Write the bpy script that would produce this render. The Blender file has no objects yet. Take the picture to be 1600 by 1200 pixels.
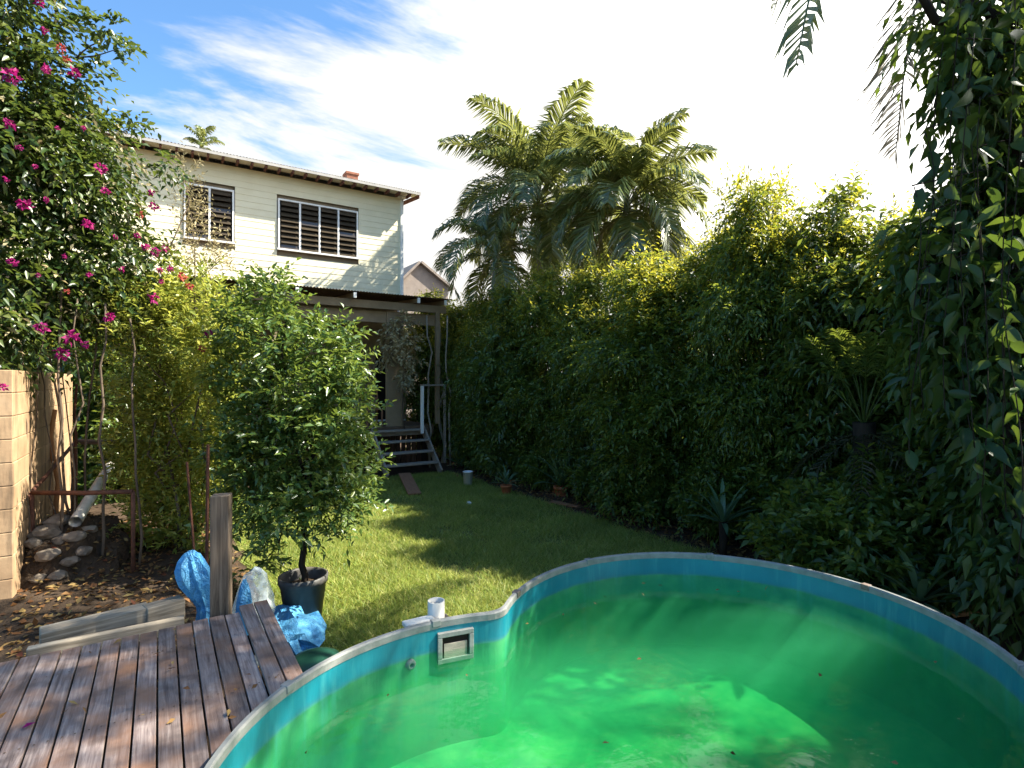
import bpy, bmesh, math, random
import numpy as np
from mathutils import Vector, Matrix, noise

random.seed(7)
RNG = np.random.default_rng(11)
scn = bpy.context.scene
COL = scn.collection
rad = math.radians

# ------------------------------------------------------------------ camera, sky, sun, exposure
H = 2.4                                   # eye height above the lawn
F = 850.0                                 # focal length in photo pixels (1600 wide)
TH = math.atan(551 / 850)                 # camera is turned this far clockwise from +Y (deck boards run along +Y)
CT, ST = math.cos(TH), math.sin(TH)
cam = bpy.data.cameras.new("camera")
cam_o = bpy.data.objects.new("camera", cam)
COL.objects.link(cam_o)
cam.sensor_width = 36
cam.lens = 36 * F / 1600
cam.shift_y = -5 / 1600
cam.clip_start = 0.05
cam.clip_end = 3000
cam_o.location = (0, 0, H)
cam_o.rotation_euler = (rad(90), 0, -TH)
scn.camera = cam_o

SUN = Vector((1.0, -0.5, 1.22)).normalized()
sun_el = math.asin(SUN.z)
sun_rot = math.atan2(SUN.x, SUN.y)
sl = bpy.data.lights.new("sun", 'SUN')
sl.energy = 5.0
sl.angle = rad(0.55)
sl.color = (1.0, 0.93, 0.80)
so = bpy.data.objects.new("sun", sl)
COL.objects.link(so)
so.rotation_euler = SUN.to_track_quat('Z', 'Y').to_euler()

world = bpy.data.worlds.new("World")
scn.world = world
world.use_nodes = True
wn = world.node_tree
wn.nodes.clear()
def wnode(t, **kw):
    n = wn.nodes.new(t)
    for k, v in kw.items():
        setattr(n, k, v)
    return n
out = wnode('ShaderNodeOutputWorld')
sky = wnode('ShaderNodeTexSky', sky_type='NISHITA')
sky.sun_disc = False
sky.sun_elevation = sun_el
sky.sun_rotation = sun_rot
sky.altitude = 50
sky.air_density = 1.0
sky.dust_density = 0.4
sky.ozone_density = 2.0
bg = wnode('ShaderNodeBackground')
bg.inputs['Strength'].default_value = 0.08
bgc = wnode('ShaderNodeBackground')
bgc.inputs['Color'].default_value = (1.0, 0.975, 0.93, 1)
bgc.inputs['Strength'].default_value = 0.33
tc = wnode('ShaderNodeTexCoord')
sep = wnode('ShaderNodeSeparateXYZ')
wn.links.new(tc.outputs['Generated'], sep.inputs[0])
def wmath(op, a, b=None, c=None):
    n = wnode('ShaderNodeMath', operation=op)
    for i, v in enumerate((a, b, c)):
        if v is None:
            continue
        if isinstance(v, (int, float)):
            n.inputs[i].default_value = v
        else:
            wn.links.new(v, n.inputs[i])
    return n.outputs[0]
zz = wmath('ADD', wmath('MAXIMUM', sep.outputs[2], 0.0), 0.22)
cx_ = wmath('DIVIDE', sep.outputs[0], zz)
cy_ = wmath('DIVIDE', sep.outputs[1], zz)
cmb = wnode('ShaderNodeCombineXYZ')
wn.links.new(cx_, cmb.inputs[0]); wn.links.new(cy_, cmb.inputs[1])
mp = wnode('ShaderNodeMapping')
mp.inputs['Rotation'].default_value = (0, 0, rad(-20))
mp.inputs['Scale'].default_value = (0.8, 1.9, 1)
wn.links.new(cmb.outputs[0], mp.inputs[0])
nz = wnode('ShaderNodeTexNoise')
nz.inputs['Scale'].default_value = 1.5
nz.inputs['Detail'].default_value = 7
nz.inputs['Roughness'].default_value = 0.6
nz.inputs['Distortion'].default_value = 0.35
wn.links.new(mp.outputs[0], nz.inputs['Vector'])
nzw = wmath('MULTIPLY_ADD', nz.outputs['Fac'], 1.7, -0.35)
# cloud bank: thick in the half of the sky under the sun, thinning out away from it
dt = wnode('ShaderNodeVectorMath', operation='DOT_PRODUCT')
sh = Vector((SUN.x, SUN.y + 0.35, 0.0)).normalized()
dt.inputs[1].default_value = (sh.x, sh.y, -1.6)
wn.links.new(tc.outputs['Generated'], dt.inputs[0])
cov = wmath('ADD', wmath('MULTIPLY_ADD', dt.outputs['Value'], 1.3, nzw), 0.5)
mr = wnode('ShaderNodeMapRange', interpolation_type='SMOOTHSTEP')
mr.inputs['From Min'].default_value = 0.30
mr.inputs['From Max'].default_value = 0.64
wn.links.new(cov, mr.inputs['Value'])
ds = wnode('ShaderNodeVectorMath', operation='DOT_PRODUCT')
ds.inputs[1].default_value = SUN
wn.links.new(tc.outputs['Generated'], ds.inputs[0])
glow = wmath('POWER', wmath('MAXIMUM', ds.outputs['Value'], 0.0), 4.0)
wn.links.new(wmath('MULTIPLY_ADD', glow, 1.9, 0.34), bgc.inputs['Strength'])
mx = wnode('ShaderNodeMixShader')
tint = wnode('ShaderNodeMix', data_type='RGBA', blend_type='MULTIPLY')
tint.inputs[0].default_value = 1.0
tint.inputs[7].default_value = (0.74, 1.0, 1.14, 1)
wn.links.new(sky.outputs[0], tint.inputs[6])
wn.links.new(tint.outputs[2], bg.inputs[0])
wn.links.new(mr.outputs[0], mx.inputs[0])
wn.links.new(bg.outputs[0], mx.inputs[1])
wn.links.new(bgc.outputs[0], mx.inputs[2])
wn.links.new(mx.outputs[0], out.inputs['Surface'])

scn.view_settings.view_transform = 'Standard'
scn.view_settings.look = 'None'
scn.view_settings.gamma = 1
scn.view_settings.use_curve_mapping = False
scn.view_settings.exposure = 1.8
scn.cycles.max_bounces = 8
scn.cycles.diffuse_bounces = 3
scn.cycles.glossy_bounces = 3
scn.cycles.transmission_bounces = 4
scn.cycles.volume_bounces = 1
scn.cycles.transparent_max_bounces = 12
scn.cycles.sample_clamp_indirect = 4

# ------------------------------------------------------------------ measuring helpers (photo pixel + one known coordinate -> point)
def ray(px, py):
    r = (px - 800) / F
    return CT * r + ST, -ST * r + CT, -(py - 595) / F
def pd(px, py, d):
    x, y, z = ray(px, py)
    return Vector((x * d, y * d, H + z * d))
def pz(px, py, z):
    return pd(px, py, F * (H - z) / (py - 595))
def pY(px, py, Y):
    return pd(px, py, Y / ray(px, py)[1])
def pX(px, py, X):
    return pd(px, py, X / ray(px, py)[0])

# ------------------------------------------------------------------ object helpers
def tag(o, label=None, cat=None, group=None, kind=None):
    for k, v in (('label', label), ('category', cat), ('group', group), ('kind', kind)):
        if v:
            o[k] = v
    return o
def thing(name, label, cat, loc=(0, 0, 0), group=None):
    o = bpy.data.objects.new(name, None)
    COL.objects.link(o)
    o.location = loc
    o.empty_display_size = 0.1
    return tag(o, label, cat, group)
def link(name, me, parent=None, mat=None):
    o = bpy.data.objects.new(name, me)
    COL.objects.link(o)
    if mat is not None and not me.materials:
        me.materials.append(mat)
    if parent is not None:
        o.parent = parent
        w = Vector((0, 0, 0))
        p = parent
        while p is not None:                       # meshes are built in world coordinates; undo the parents' offsets
            w += p.location
            p = p.parent
        o.location = -w
    return o
def fast_mesh(name, V, F_, smooth=False):
    me = bpy.data.meshes.new(name)
    V = np.asarray(V, np.float32); F_ = np.asarray(F_, np.int32)
    n, k = F_.shape
    me.vertices.add(len(V)); me.vertices.foreach_set('co', V.ravel())
    me.loops.add(n * k); me.loops.foreach_set('vertex_index', F_.ravel())
    me.polygons.add(n)
    me.polygons.foreach_set('loop_start', np.arange(0, n * k, k, dtype=np.int32))
    if smooth:
        me.polygons.foreach_set('use_smooth', np.ones(n, bool))
    me.update(calc_edges=True)
    return me

class MB:
    def __init__(s):
        s.v = []; s.f = []; s.sm = []
    def add(s, vs, fs, smooth=False):
        b = len(s.v)
        s.v += [tuple(v) for v in vs]
        s.f += [tuple(b + i for i in f) for f in fs]
        s.sm += [smooth] * len(fs)
        return s
    def box(s, c, d, M=None):
        c = Vector(c)
        vs = [Vector((x * d[0] / 2, y * d[1] / 2, z * d[2] / 2)) for x in (-1, 1) for y in (-1, 1) for z in (-1, 1)]
        if M is not None:
            vs = [M @ v for v in vs]
        return s.add([c + v for v in vs], [(0, 1, 3, 2), (4, 6, 7, 5), (0, 4, 5, 1), (2, 3, 7, 6), (0, 2, 6, 4), (1, 5, 7, 3)])
    def bar(s, a, b, w, h, up=(0, 0, 1)):
        a, b = Vector(a), Vector(b)
        d = (b - a).normalized()
        u = Vector(up)
        if abs(d.dot(u)) > 0.98:
            u = Vector((0, 1, 0))
        x = d.cross(u).normalized(); y = x.cross(d).normalized()
        vs = []
        for p in (a, b):
            for sx, sy in ((-1, -1), (1, -1), (1, 1), (-1, 1)):
                vs.append(p + x * sx * w / 2 + y * sy * h / 2)
        return s.add(vs, [(3, 2, 1, 0), (4, 5, 6, 7), (0, 1, 5, 4), (1, 2, 6, 5), (2, 3, 7, 6), (3, 0, 4, 7)])
    def tube(s, pts, r, n=8, cap=True, smooth=True):
        pts = [Vector(p) for p in pts]
        m = len(pts)
        rs = r if hasattr(r, '__len__') else [r] * m
        vs = []; fs = []
        ref = Vector((0.31, 0.87, 0.2))
        for i, p in enumerate(pts):
            t = (pts[min(i + 1, m - 1)] - pts[max(i - 1, 0)]).normalized()
            x = t.cross(ref)
            if x.length < 1e-3:
                x = t.cross(Vector((1, 0, 0)))
            x.normalize(); y = t.cross(x)
            for k in range(n):
                a = 2 * math.pi * k / n
                vs.append(p + (x * math.cos(a) + y * math.sin(a)) * rs[i])
        for i in range(m - 1):
            for k in range(n):
                k2 = (k + 1) % n
                fs.append((i * n + k, i * n + k2, (i + 1) * n + k2, (i + 1) * n + k))
        s.add(vs, fs, smooth)
        if cap:
            b = len(s.v) - m * n
            s.f += [tuple(b + k for k in range(n))[::-1], tuple(b + (m - 1) * n + k for k in range(n))]
            s.sm += [False, False]
        return s
    def lathe(s, c, prof, n=28, closed=False):
        c = Vector(c)
        vs = []; fs = []
        for r_, z in prof:
            for k in range(n):
                a = 2 * math.pi * k / n
                vs.append(c + Vector((math.cos(a) * r_, math.sin(a) * r_, z)))
        m = len(prof)
        for i in range(m - 1):
            for k in range(n):
                k2 = (k + 1) % n
                fs.append((i * n + k, i * n + k2, (i + 1) * n + k2, (i + 1) * n + k))
        s.add(vs, fs, True)
        if closed:
            b = len(s.v) - m * n
            s.f += [tuple(b + k for k in range(n))[::-1], tuple(b + (m - 1) * n + k for k in range(n))]
            s.sm += [False, False]
        return s
    def mesh(s, name):
        me = bpy.data.meshes.new(name)
        me.from_pydata(s.v, [], s.f)
        me.polygons.foreach_set('use_smooth', s.sm)
        me.update()
        return me
    def build(s, name, mat, parent=None, bevel=0):
        o = link(name, s.mesh(name), parent, mat)
        if bevel:
            b = o.modifiers.new('bevel', 'BEVEL'); b.width = bevel; b.segments = 2; b.limit_method = 'ANGLE'
        return o

# ------------------------------------------------------------------ materials
class NT:
    def __init__(s, name):
        s.m = bpy.data.materials.new(name); s.m.use_nodes = True
        s.t = s.m.node_tree; s.t.nodes.clear()
        s.out = s.n('ShaderNodeOutputMaterial')
    def n(s, t, **kw):
        n = s.t.nodes.new(t)
        for k, v in kw.items():
            setattr(n, k, v)
        return n
    def l(s, a, b):
        s.t.links.new(a, b)
    def set(s, inp, v):
        if isinstance(v, bpy.types.NodeSocket):
            s.l(v, inp)
        elif isinstance(v, (tuple, list)) and len(v) == 3 and inp.type == 'RGBA':
            inp.default_value = (*v, 1)
        else:
            inp.default_value = v
    def noise(s, scale, detail=4, rough=0.55, stretch=None, obj=True, dist=0.0):
        tc = s.n('ShaderNodeTexCoord')
        v = tc.outputs['Object']
        if stretch:
            mp = s.n('ShaderNodeMapping'); mp.inputs['Scale'].default_value = stretch
            s.l(v, mp.inputs[0]); v = mp.outputs[0]
        nz = s.n('ShaderNodeTexNoise')
        nz.inputs['Scale'].default_value = scale; nz.inputs['Detail'].default_value = detail
        nz.inputs['Roughness'].default_value = rough; nz.inputs['Distortion'].default_value = dist
        s.l(v, nz.inputs['Vector'])
        return nz.outputs['Fac']
    def ramp(s, fac, stops):
        r = s.n('ShaderNodeValToRGB')
        e = r.color_ramp.elements
        while len(e) < len(stops):
            e.new(0.5)
        for el, (p, c) in zip(e, stops):
            el.position = p; el.color = (*c, 1)
        s.l(fac, r.inputs[0])
        return r.outputs[0]
    def mix(s, fac, a, b, mode='MIX'):
        m = s.n('ShaderNodeMix', data_type='RGBA', blend_type=mode)
        s.set(m.inputs[0], fac); s.set(m.inputs[6], a); s.set(m.inputs[7], b)
        return m.outputs[2]
    def bump(s, h, strength=0.4, dist=0.01):
        b = s.n('ShaderNodeBump'); b.inputs['Strength'].default_value = strength; b.inputs['Distance'].default_value = dist
        s.l(h, b.inputs['Height'])
        return b.outputs[0]
    def pbr(s, col, rough=0.6, spec=0.4, metal=0.0, normal=None, **kw):
        p = s.n('ShaderNodeBsdfPrincipled')
        s.set(p.inputs['Base Color'], col); s.set(p.inputs['Roughness'], rough)
        s.set(p.inputs['Specular IOR Level'], spec); s.set(p.inputs['Metallic'], metal)
        if normal is not None:
            s.l(normal, p.inputs['Normal'])
        for k, v in kw.items():
            s.set(p.inputs[k.replace('_', ' ')], v)
        return p.outputs[0]
    def done(s, sh, vol=None):
        s.l(sh, s.out.inputs['Surface'])
        if vol is not None:
            s.l(vol, s.out.inputs['Volume'])
        return s.m

def simple(name, c1, c2, scale=6, rough=0.6, spec=0.35, bump=0.15, stretch=None, metal=0.0, per_object=0.0, bdist=0.01):
    t = NT(name)
    f = t.noise(scale, 6, 0.6, stretch)
    col = t.ramp(f, [(0.3, c1), (0.72, c2)])
    if per_object:
        oi = t.n('ShaderNodeObjectInfo')
        h = t.n('ShaderNodeHueSaturation')
        mr = t.n('ShaderNodeMapRange'); mr.inputs['To Min'].default_value = 1 - per_object; mr.inputs['To Max'].default_value = 1 + per_object
        t.l(oi.outputs['Random'], mr.inputs[0]); t.l(mr.outputs[0], h.inputs['Value']); t.l(col, h.inputs['Color'])
        col = h.outputs[0]
    nrm = t.bump(t.noise(scale * 5, 5, 0.6, stretch), bump, bdist)
    return t.done(t.pbr(col, rough, spec, metal, nrm))

def leafmat(name, cols, trans=(0.25, 0.32, 0.04), tfac=0.35, rough=0.4, spec=0.5):
    t = NT(name)
    g = t.n('ShaderNodeNewGeometry')
    n = len(cols)
    col = t.ramp(g.outputs['Random Per Island'], [(i / max(1, n - 1), c) for i, c in enumerate(cols)])
    big = t.ramp(t.noise(1.3, 2), [(0.35, (0.72, 0.76, 0.7)), (0.7, (1.2, 1.15, 1.0))])
    col = t.mix(1.0, col, big, 'MULTIPLY')
    p = t.pbr(col, rough, spec)
    tr = t.n('ShaderNodeBsdfTranslucent')
    t.set(tr.inputs[0], t.mix(0.5, col, trans))
    ms = t.n('ShaderNodeMixShader'); ms.inputs[0].default_value = tfac
    t.l(p, ms.inputs[1]); t.l(tr.outputs[0], ms.inputs[2])
    return t.done(ms.outputs[0])

M = {}
M['hedge'] = leafmat('hedge_leaf', [(.028, .064, .014), (.052, .108, .021), (.09, .15, .027), (.17, .21, .04)], (.48, .52, .045), .4)
M['hedge2'] = leafmat('dark_hedge_leaf', [(.03, .064, .016), (.055, .10, .024), (.085, .14, .033), (.14, .19, .042)], (.40, .47, .05), .36, .33, .6)
M['young'] = leafmat('young_leaf', [(.14, .19, .02), (.22, .25, .03), (.32, .30, .04)], (.7, .62, .06), .48)
M['boug'] = leafmat('bougainvillea_leaf', [(.014, .036, .010), (.026, .058, .015), (.05, .09, .022), (.12, .14, .035)], (.28, .36, .05), .3, .36, .5)
M['bract'] = leafmat('bougainvillea_bract', [(.24, .006, .10), (.36, .015, .15), (.20, .006, .12), (.42, .04, .2)], (.5, .01, .2), .35, .6, .2)
M['bract2'] = leafmat('red_bract', [(.40, .04, .04), (.45, .12, .07), (.36, .02, .10)], (.5, .1, .08), .4, .6, .2)
M['yellow'] = leafmat('yellow_green_leaf', [(.09, .14, .03), (.17, .23, .045), (.30, .33, .065), (.48, .45, .10)], (.65, .66, .10), .42)
M['pot_tree'] = leafmat('pot_tree_leaf', [(.03, .075, .02), (.06, .12, .03), (.10, .17, .04), (.20, .25, .06)], (.38, .48, .06), .32, .33, .6)
M['vine'] = leafmat('vine_leaf', [(.016, .042, .011), (.03, .07, .016), (.055, .10, .022), (.09, .14, .03)], (.26, .36, .04), .3, .42, .4)
M['palm'] = leafmat('palm_leaf', [(.045, .08, .028), (.08, .125, .045), (.14, .18, .065), (.26, .27, .11)], (.52, .52, .10), .34, .24, .8)
M['palm_dead'] = leafmat('dead_palm_leaf', [(.10, .085, .06), (.16, .14, .11)], (.2, .17, .1), .3, .6, .3)
M['darkfrond'] = leafmat('dark_frond', [(.02, .03, .010), (.04, .045, .018), (.06, .045, .025)], (.1, .1, .03), .2, .5, .3)
M['agave'] = leafmat('agave_leaf', [(.05, .11, .06), (.09, .16, .09), (.12, .2, .11)], (.1, .2, .05), .15, .35, .5)
M['dry'] = leafmat('dry_creeper_leaf', [(.34, .28, .17), (.46, .40, .26), (.24, .2, .10)], (.4, .32, .15), .3, .6, .2)
M['litter'] = leafmat('dead_leaf', [(.12, .05, .02), (.2, .10, .04), (.28, .2, .08), (.10, .025, .015)], (.2, .1, .03), .15, .7, .2)
M['grass'] = leafmat('grass_blade', [(.08, .16, .028), (.18, .27, .05), (.31, .36, .085), (.48, .45, .18)], (.70, .72, .16), .42, .5, .3)
M['bark'] = simple('bark', (.06, .045, .03), (.16, .12, .085), 9, .85, .2, .6, (1, 1, .25))
M['palebark'] = simple('pale_bark', (.18, .15, .11), (.32, .28, .22), 9, .8, .2, .4, (1, 1, .3))
M['darkbark'] = simple('dark_bark', (.014, .011, .008), (.04, .03, .021), 9, .9, .2, .7, (1, 1, .25))
M['palmstem'] = simple('palm_stem', (.10, .12, .05), (.22, .22, .12), 5, .6, .3, .3, (1, 1, 3))
M['soil'] = simple('garden_soil', (.03, .02, .013), (.085, .06, .04), 5, .95, .1, .9, bdist=.03)
M['lawn'] = simple('lawn_soil', (.07, .085, .02), (.16, .17, .05), 8, .95, .1, .6)
M['cream'] = simple('cream_paint', (.74, .67, .45), (.80, .74, .52), 3, .55, .3, .12, per_object=.02)
M['whitepaint'] = simple('white_trim_paint', (.74, .73, .68), (.82, .81, .76), 4, .5, .35, .1)
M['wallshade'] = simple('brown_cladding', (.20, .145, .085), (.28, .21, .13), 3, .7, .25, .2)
M['rafter'] = simple('red_brown_paint', (.10, .035, .02), (.16, .06, .035), 8, .7, .25, .2)
M['tin'] = simple('corrugated_iron', (.28, .27, .25), (.42, .40, .37), 4, .5, .4, .1)
M['tindark'] = simple('rusty_iron', (.05, .03, .02), (.13, .08, .05), 6, .7, .3, .3)
M['brick'] = simple('chimney_brick', (.20, .08, .05), (.30, .13, .08), 8, .85, .2, .4)
M['louvre'] = NT('louvre_glass')
M['louvre'] = M['louvre'].done(M['louvre'].pbr((.06, .048, .034), .12, .6))
M['dark'] = simple('interior_shade', (.012, .010, .008), (.022, .017, .013), 3, .9, .1, .1)  # near-black colour that stands for the shade inside openings
M['steps'] = simple('weathered_step_timber', (.20, .17, .135), (.36, .31, .25), 6, .75, .25, .3, (1, 6, 6))
M['floorwood'] = simple('verandah_timber', (.10, .065, .04), (.18, .12, .075), 6, .7, .25, .3, (1, 6, 6))
M['plank'] = simple('fallen_plank_timber', (.20, .09, .045), (.30, .15, .08), 6, .75, .25, .3, (6, 1, 6))
M['terracotta'] = simple('terracotta', (.38, .12, .05), (.5, .19, .09), 7, .8, .2, .2)
M['bucketwhite'] = simple('white_plastic', (.62, .63, .62), (.75, .76, .75), 5, .4, .4, .05)
M['rust'] = simple('rusted_steel', (.055, .02, .012), (.16, .065, .035), 14, .8, .3, .4)
M['greypipe'] = simple('weathered_pipe', (.12, .085, .065), (.22, .17, .14), 10, .7, .3, .3)
M['pvc'] = simple('pvc_pipe', (.50, .47, .40), (.68, .65, .58), 9, .5, .35, .1)
M['stone'] = simple('pale_stone', (.10, .08, .06), (.27, .23, .18), 6, .9, .2, .5)
M['fence'] = simple('dark_fence_timber', (.06, .032, .02), (.13, .07, .042), 8, .85, .2, .4, (4, 4, .5), per_object=.3)
M['rail'] = simple('pool_rail_metal', (.14, .15, .14), (.25, .25, .235), 12, .5, .35, .15)
M['bluetarp_plain'] = simple('blue_tarpaulin', (.03, .20, .38), (.13, .38, .55), 9, .38, .5, .7)
def tarp_mat():
    t = NT('blue_tarpaulin_sheet')
    col = t.ramp(t.noise(9, 6, .6), [(.3, (.03, .20, .44)), (.7, (.13, .40, .62))])
    a_ = t.noise(11, 2, .5, (1, 1, .45), dist=1.2); b_ = t.noise(26, 2, .5, None, dist=.8)
    ab = t.n('ShaderNodeMath', operation='PINGPONG'); t.l(a_, ab.inputs[0]); ab.inputs[1].default_value = .09
    bb_ = t.n('ShaderNodeMath', operation='PINGPONG'); t.l(b_, bb_.inputs[0]); bb_.inputs[1].default_value = .07
    sm = t.n('ShaderNodeMath', operation='MULTIPLY_ADD'); t.l(bb_.outputs[0], sm.inputs[0]); sm.inputs[1].default_value = .5; t.l(ab.outputs[0], sm.inputs[2])
    return t.done(t.pbr(col, .48, .4, 0, t.bump(sm.outputs[0], .8, .09)))
M['bluetarp'] = tarp_mat()
M['greentub'] = simple('dark_green_plastic', (.008, .05, .03), (.015, .08, .05), 5, .45, .4, .1)
M['redpaint'] = simple('faded_red_paint', (.22, .03, .02), (.32, .06, .04), 9, .7, .3, .2)
M['neighbour'] = simple('taupe_render', (.20, .165, .14), (.27, .225, .19), 3, .8, .2, .1)
M['orange'] = simple('orange_timber', (.30, .13, .05), (.45, .22, .09), 8, .75, .25, .3, (4, 4, .6))

def deck_mat():
    t = NT('weathered_decking')
    oi = t.n('ShaderNodeObjectInfo')
    tc = t.n('ShaderNodeTexCoord')
    va = t.n('ShaderNodeVectorMath', operation='ADD')
    sc_ = t.n('ShaderNodeVectorMath', operation='SCALE'); sc_.inputs['Scale'].default_value = 7.3
    cb = t.n('ShaderNodeCombineXYZ'); t.l(oi.outputs['Random'], cb.inputs[1])
    t.l(cb.outputs[0], sc_.inputs[0]); t.l(tc.outputs['Object'], va.inputs[0]); t.l(sc_.outputs[0], va.inputs[1])
    mp = t.n('ShaderNodeMapping'); mp.inputs['Scale'].default_value = (42, 2.2, 20); t.l(va.outputs[0], mp.inputs[0])
    g = t.n('ShaderNodeTexNoise'); g.inputs['Scale'].default_value = 1.4; g.inputs['Detail'].default_value = 8; g.inputs['Roughness'].default_value = .65
    g.inputs['Distortion'].default_value = .5
    t.l(mp.outputs[0], g.inputs['Vector'])
    grain = t.ramp(g.outputs['Fac'], [(.28, (.050, .035, .031)), (.5, (.18, .14, .127)), (.75, (.34, .285, .255))])
    bl = t.n('ShaderNodeTexNoise'); bl.inputs['Scale'].default_value = 4; bl.inputs['Detail'].default_value = 5; t.l(va.outputs[0], bl.inputs['Vector'])
    col = t.mix(t.ramp(bl.outputs['Fac'], [(.42, (0, 0, 0)), (.68, (1, 1, 1))]), grain, (.20, .105, .062))
    st = t.n('ShaderNodeTexNoise'); st.inputs['Scale'].default_value = 9; st.inputs['Detail'].default_value = 6; t.l(va.outputs[0], st.inputs['Vector'])
    col = t.mix(t.ramp(st.outputs['Fac'], [(.52, (0, 0, 0)), (.7, (.55, .55, .55))]), col, (.05, .035, .03))
    h = t.n('ShaderNodeHueSaturation'); mr = t.n('ShaderNodeMapRange'); mr.inputs['To Min'].default_value = .72; mr.inputs['To Max'].default_value = 1.3
    t.l(oi.outputs['Random'], mr.inputs[0]); t.l(mr.outputs[0], h.inputs['Value']); t.l(col, h.inputs['Color'])
    return t.done(t.pbr(h.outputs[0], .72, .3, 0, t.bump(g.outputs['Fac'], .55, .004)))
M['deck'] = deck_mat()

def post_mat(name, c0, c1, c2):
    t = NT(name)
    g = t.noise(1.4, 8, .65, (30, 30, 1.6), dist=.6)
    col = t.ramp(g, [(.28, c0), (.5, c1), (.75, c2)])
    return t.done(t.pbr(col, .78, .25, 0, t.bump(g, .5, .004)))
M['post'] = post_mat('weathered_post', (.045, .03, .02), (.13, .095, .065), (.22, .17, .12))

def beam_mat():
    t = NT('weathered_beam')
    g = t.noise(1.4, 8, .65, (1.6, 20, 30), dist=.6)
    col = t.ramp(g, [(.28, (.10, .08, .055)), (.5, (.25, .21, .155)), (.75, (.42, .37, .29))])
    return t.done(t.pbr(col, .8, .25, 0, t.bump(g, .5, .004)))
M['beam'] = beam_mat()

def block_mat():
    t = NT('rendered_block')
    f = t.noise(3.5, 6, .6)
    col = t.ramp(f, [(.25, (.27, .17, .095)), (.6, (.42, .285, .165)), (.8, (.48, .35, .22))])
    s_ = t.noise(2.2, 7, .7, (3.0, 3.0, .35))
    col = t.mix(t.ramp(s_, [(.5, (0, 0, 0)), (.68, (.8, .8, .8))]), col, (.10, .075, .05))
    return t.done(t.pbr(col, .9, .15, 0, t.bump(t.noise(25, 6), .35, .006)))
M['block'] = block_mat()

def liner_mat():
    t = NT('pool_liner')
    f = t.noise(2.5, 5)
    col = t.ramp(f, [(.3, (.0, .125, .175)), (.7, (.012, .20, .25))])
    g = t.n('ShaderNodeNewGeometry'); sp = t.n('ShaderNodeSeparateXYZ'); t.l(g.outputs['Position'], sp.inputs[0])
    # algae scum sits on the liner below the waterline, with a ragged edge
    ad = t.n('ShaderNodeMath', operation='MULTIPLY_ADD'); t.l(t.noise(5, 5), ad.inputs[0]); ad.inputs[1].default_value = -.03
    t.l(sp.outputs[2], ad.inputs[2])
    mr = t.n('ShaderNodeMapRange'); mr.inputs['From Min'].default_value = .905; mr.inputs['From Max'].default_value = .925
    mr.inputs['To Min'].default_value = 1; mr.inputs['To Max'].default_value = 0
    t.l(ad.outputs[0], mr.inputs[0])
    alg = t.ramp(t.noise(6, 6), [(.35, (.02, .20, .09)), (.65, (.07, .30, .12))])
    col = t.mix(mr.outputs[0], col, alg)
    sc2 = t.n('ShaderNodeMapRange'); sc2.inputs['From Min'].default_value = .0; sc2.inputs['From Max'].default_value = .022
    df = t.n('ShaderNodeMath', operation='SUBTRACT'); t.l(ad.outputs[0], df.inputs[0]); df.inputs[1].default_value = .922
    ab = t.n('ShaderNodeMath', operation='ABSOLUTE'); t.l(df.outputs[0], ab.inputs[0]); t.l(ab.outputs[0], sc2.inputs[0])
    sc2.inputs['To Min'].default_value = .12; sc2.inputs['To Max'].default_value = 0
    col = t.mix(sc2.outputs[0], col, (.10, .13, .05))
    stk = t.noise(2.2, 6, .65, (7, 7, .8))
    col = t.mix(t.ramp(stk, [(.52, (0, 0, 0)), (.75, (.55, .55, .55))]), col, (.06, .30, .30))
    return t.done(t.pbr(col, .35, .5, 0, t.bump(t.noise(3.0, 4, .5, (5, 5, .7)), .25, .02)))
M['liner'] = liner_mat()
def floor_mat():
    t = NT('pool_floor_algae')
    col = t.ramp(t.noise(3.2, 7, .62), [(.3, (.05, .24, .13)), (.5, (.20, .48, .24)), (.72, (.58, .68, .34))])
    return t.done(t.pbr(col, .8, .2))
M['pfloor'] = floor_mat()
def water_mat():
    t = NT('green_pool_water')
    b = t.bump(t.noise(6.0, 4, .55, (1, 1, 1)), .10, .03)
    gl = t.n('ShaderNodeBsdfGlossy'); gl.inputs['Roughness'].default_value = .015; gl.inputs['Color'].default_value = (1, 1, 1, 1)
    t.l(b, gl.inputs['Normal'])
    tr = t.n('ShaderNodeBsdfTransparent'); tr.inputs[0].default_value = (.93, 1, .95, 1)
    fr = t.n('ShaderNodeFresnel'); fr.inputs[0].default_value = 1.33
    t.l(b, fr.inputs['Normal'])
    g = t.n('ShaderNodeNewGeometry')
    iv = t.n('ShaderNodeMath', operation='SUBTRACT'); iv.inputs[0].default_value = 1; t.l(g.outputs['Backfacing'], iv.inputs[1])
    ff = t.n('ShaderNodeMath', operation='MULTIPLY'); t.l(fr.outputs[0], ff.inputs[0]); t.l(iv.outputs[0], ff.inputs[1])
    ms = t.n('ShaderNodeMixShader'); t.l(ff.outputs[0], ms.inputs[0]); t.l(tr.outputs[0], ms.inputs[1]); t.l(gl.outputs[0], ms.inputs[2])
    va = t.n('ShaderNodeVolumeAbsorption'); va.inputs['Color'].default_value = (.04, .78, .42, 1); va.inputs['Density'].default_value = 2.0
    vs = t.n('ShaderNodeVolumeScatter'); vs.inputs['Color'].default_value = (.14, .74, .40, 1); vs.inputs['Density'].default_value = .8
    ad = t.n('ShaderNodeAddShader'); t.l(va.outputs[0], ad.inputs[0]); t.l(vs.outputs[0], ad.inputs[1])
    return t.done(ms.outputs[0], ad.outputs[0])
M['water'] = water_mat()
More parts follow.
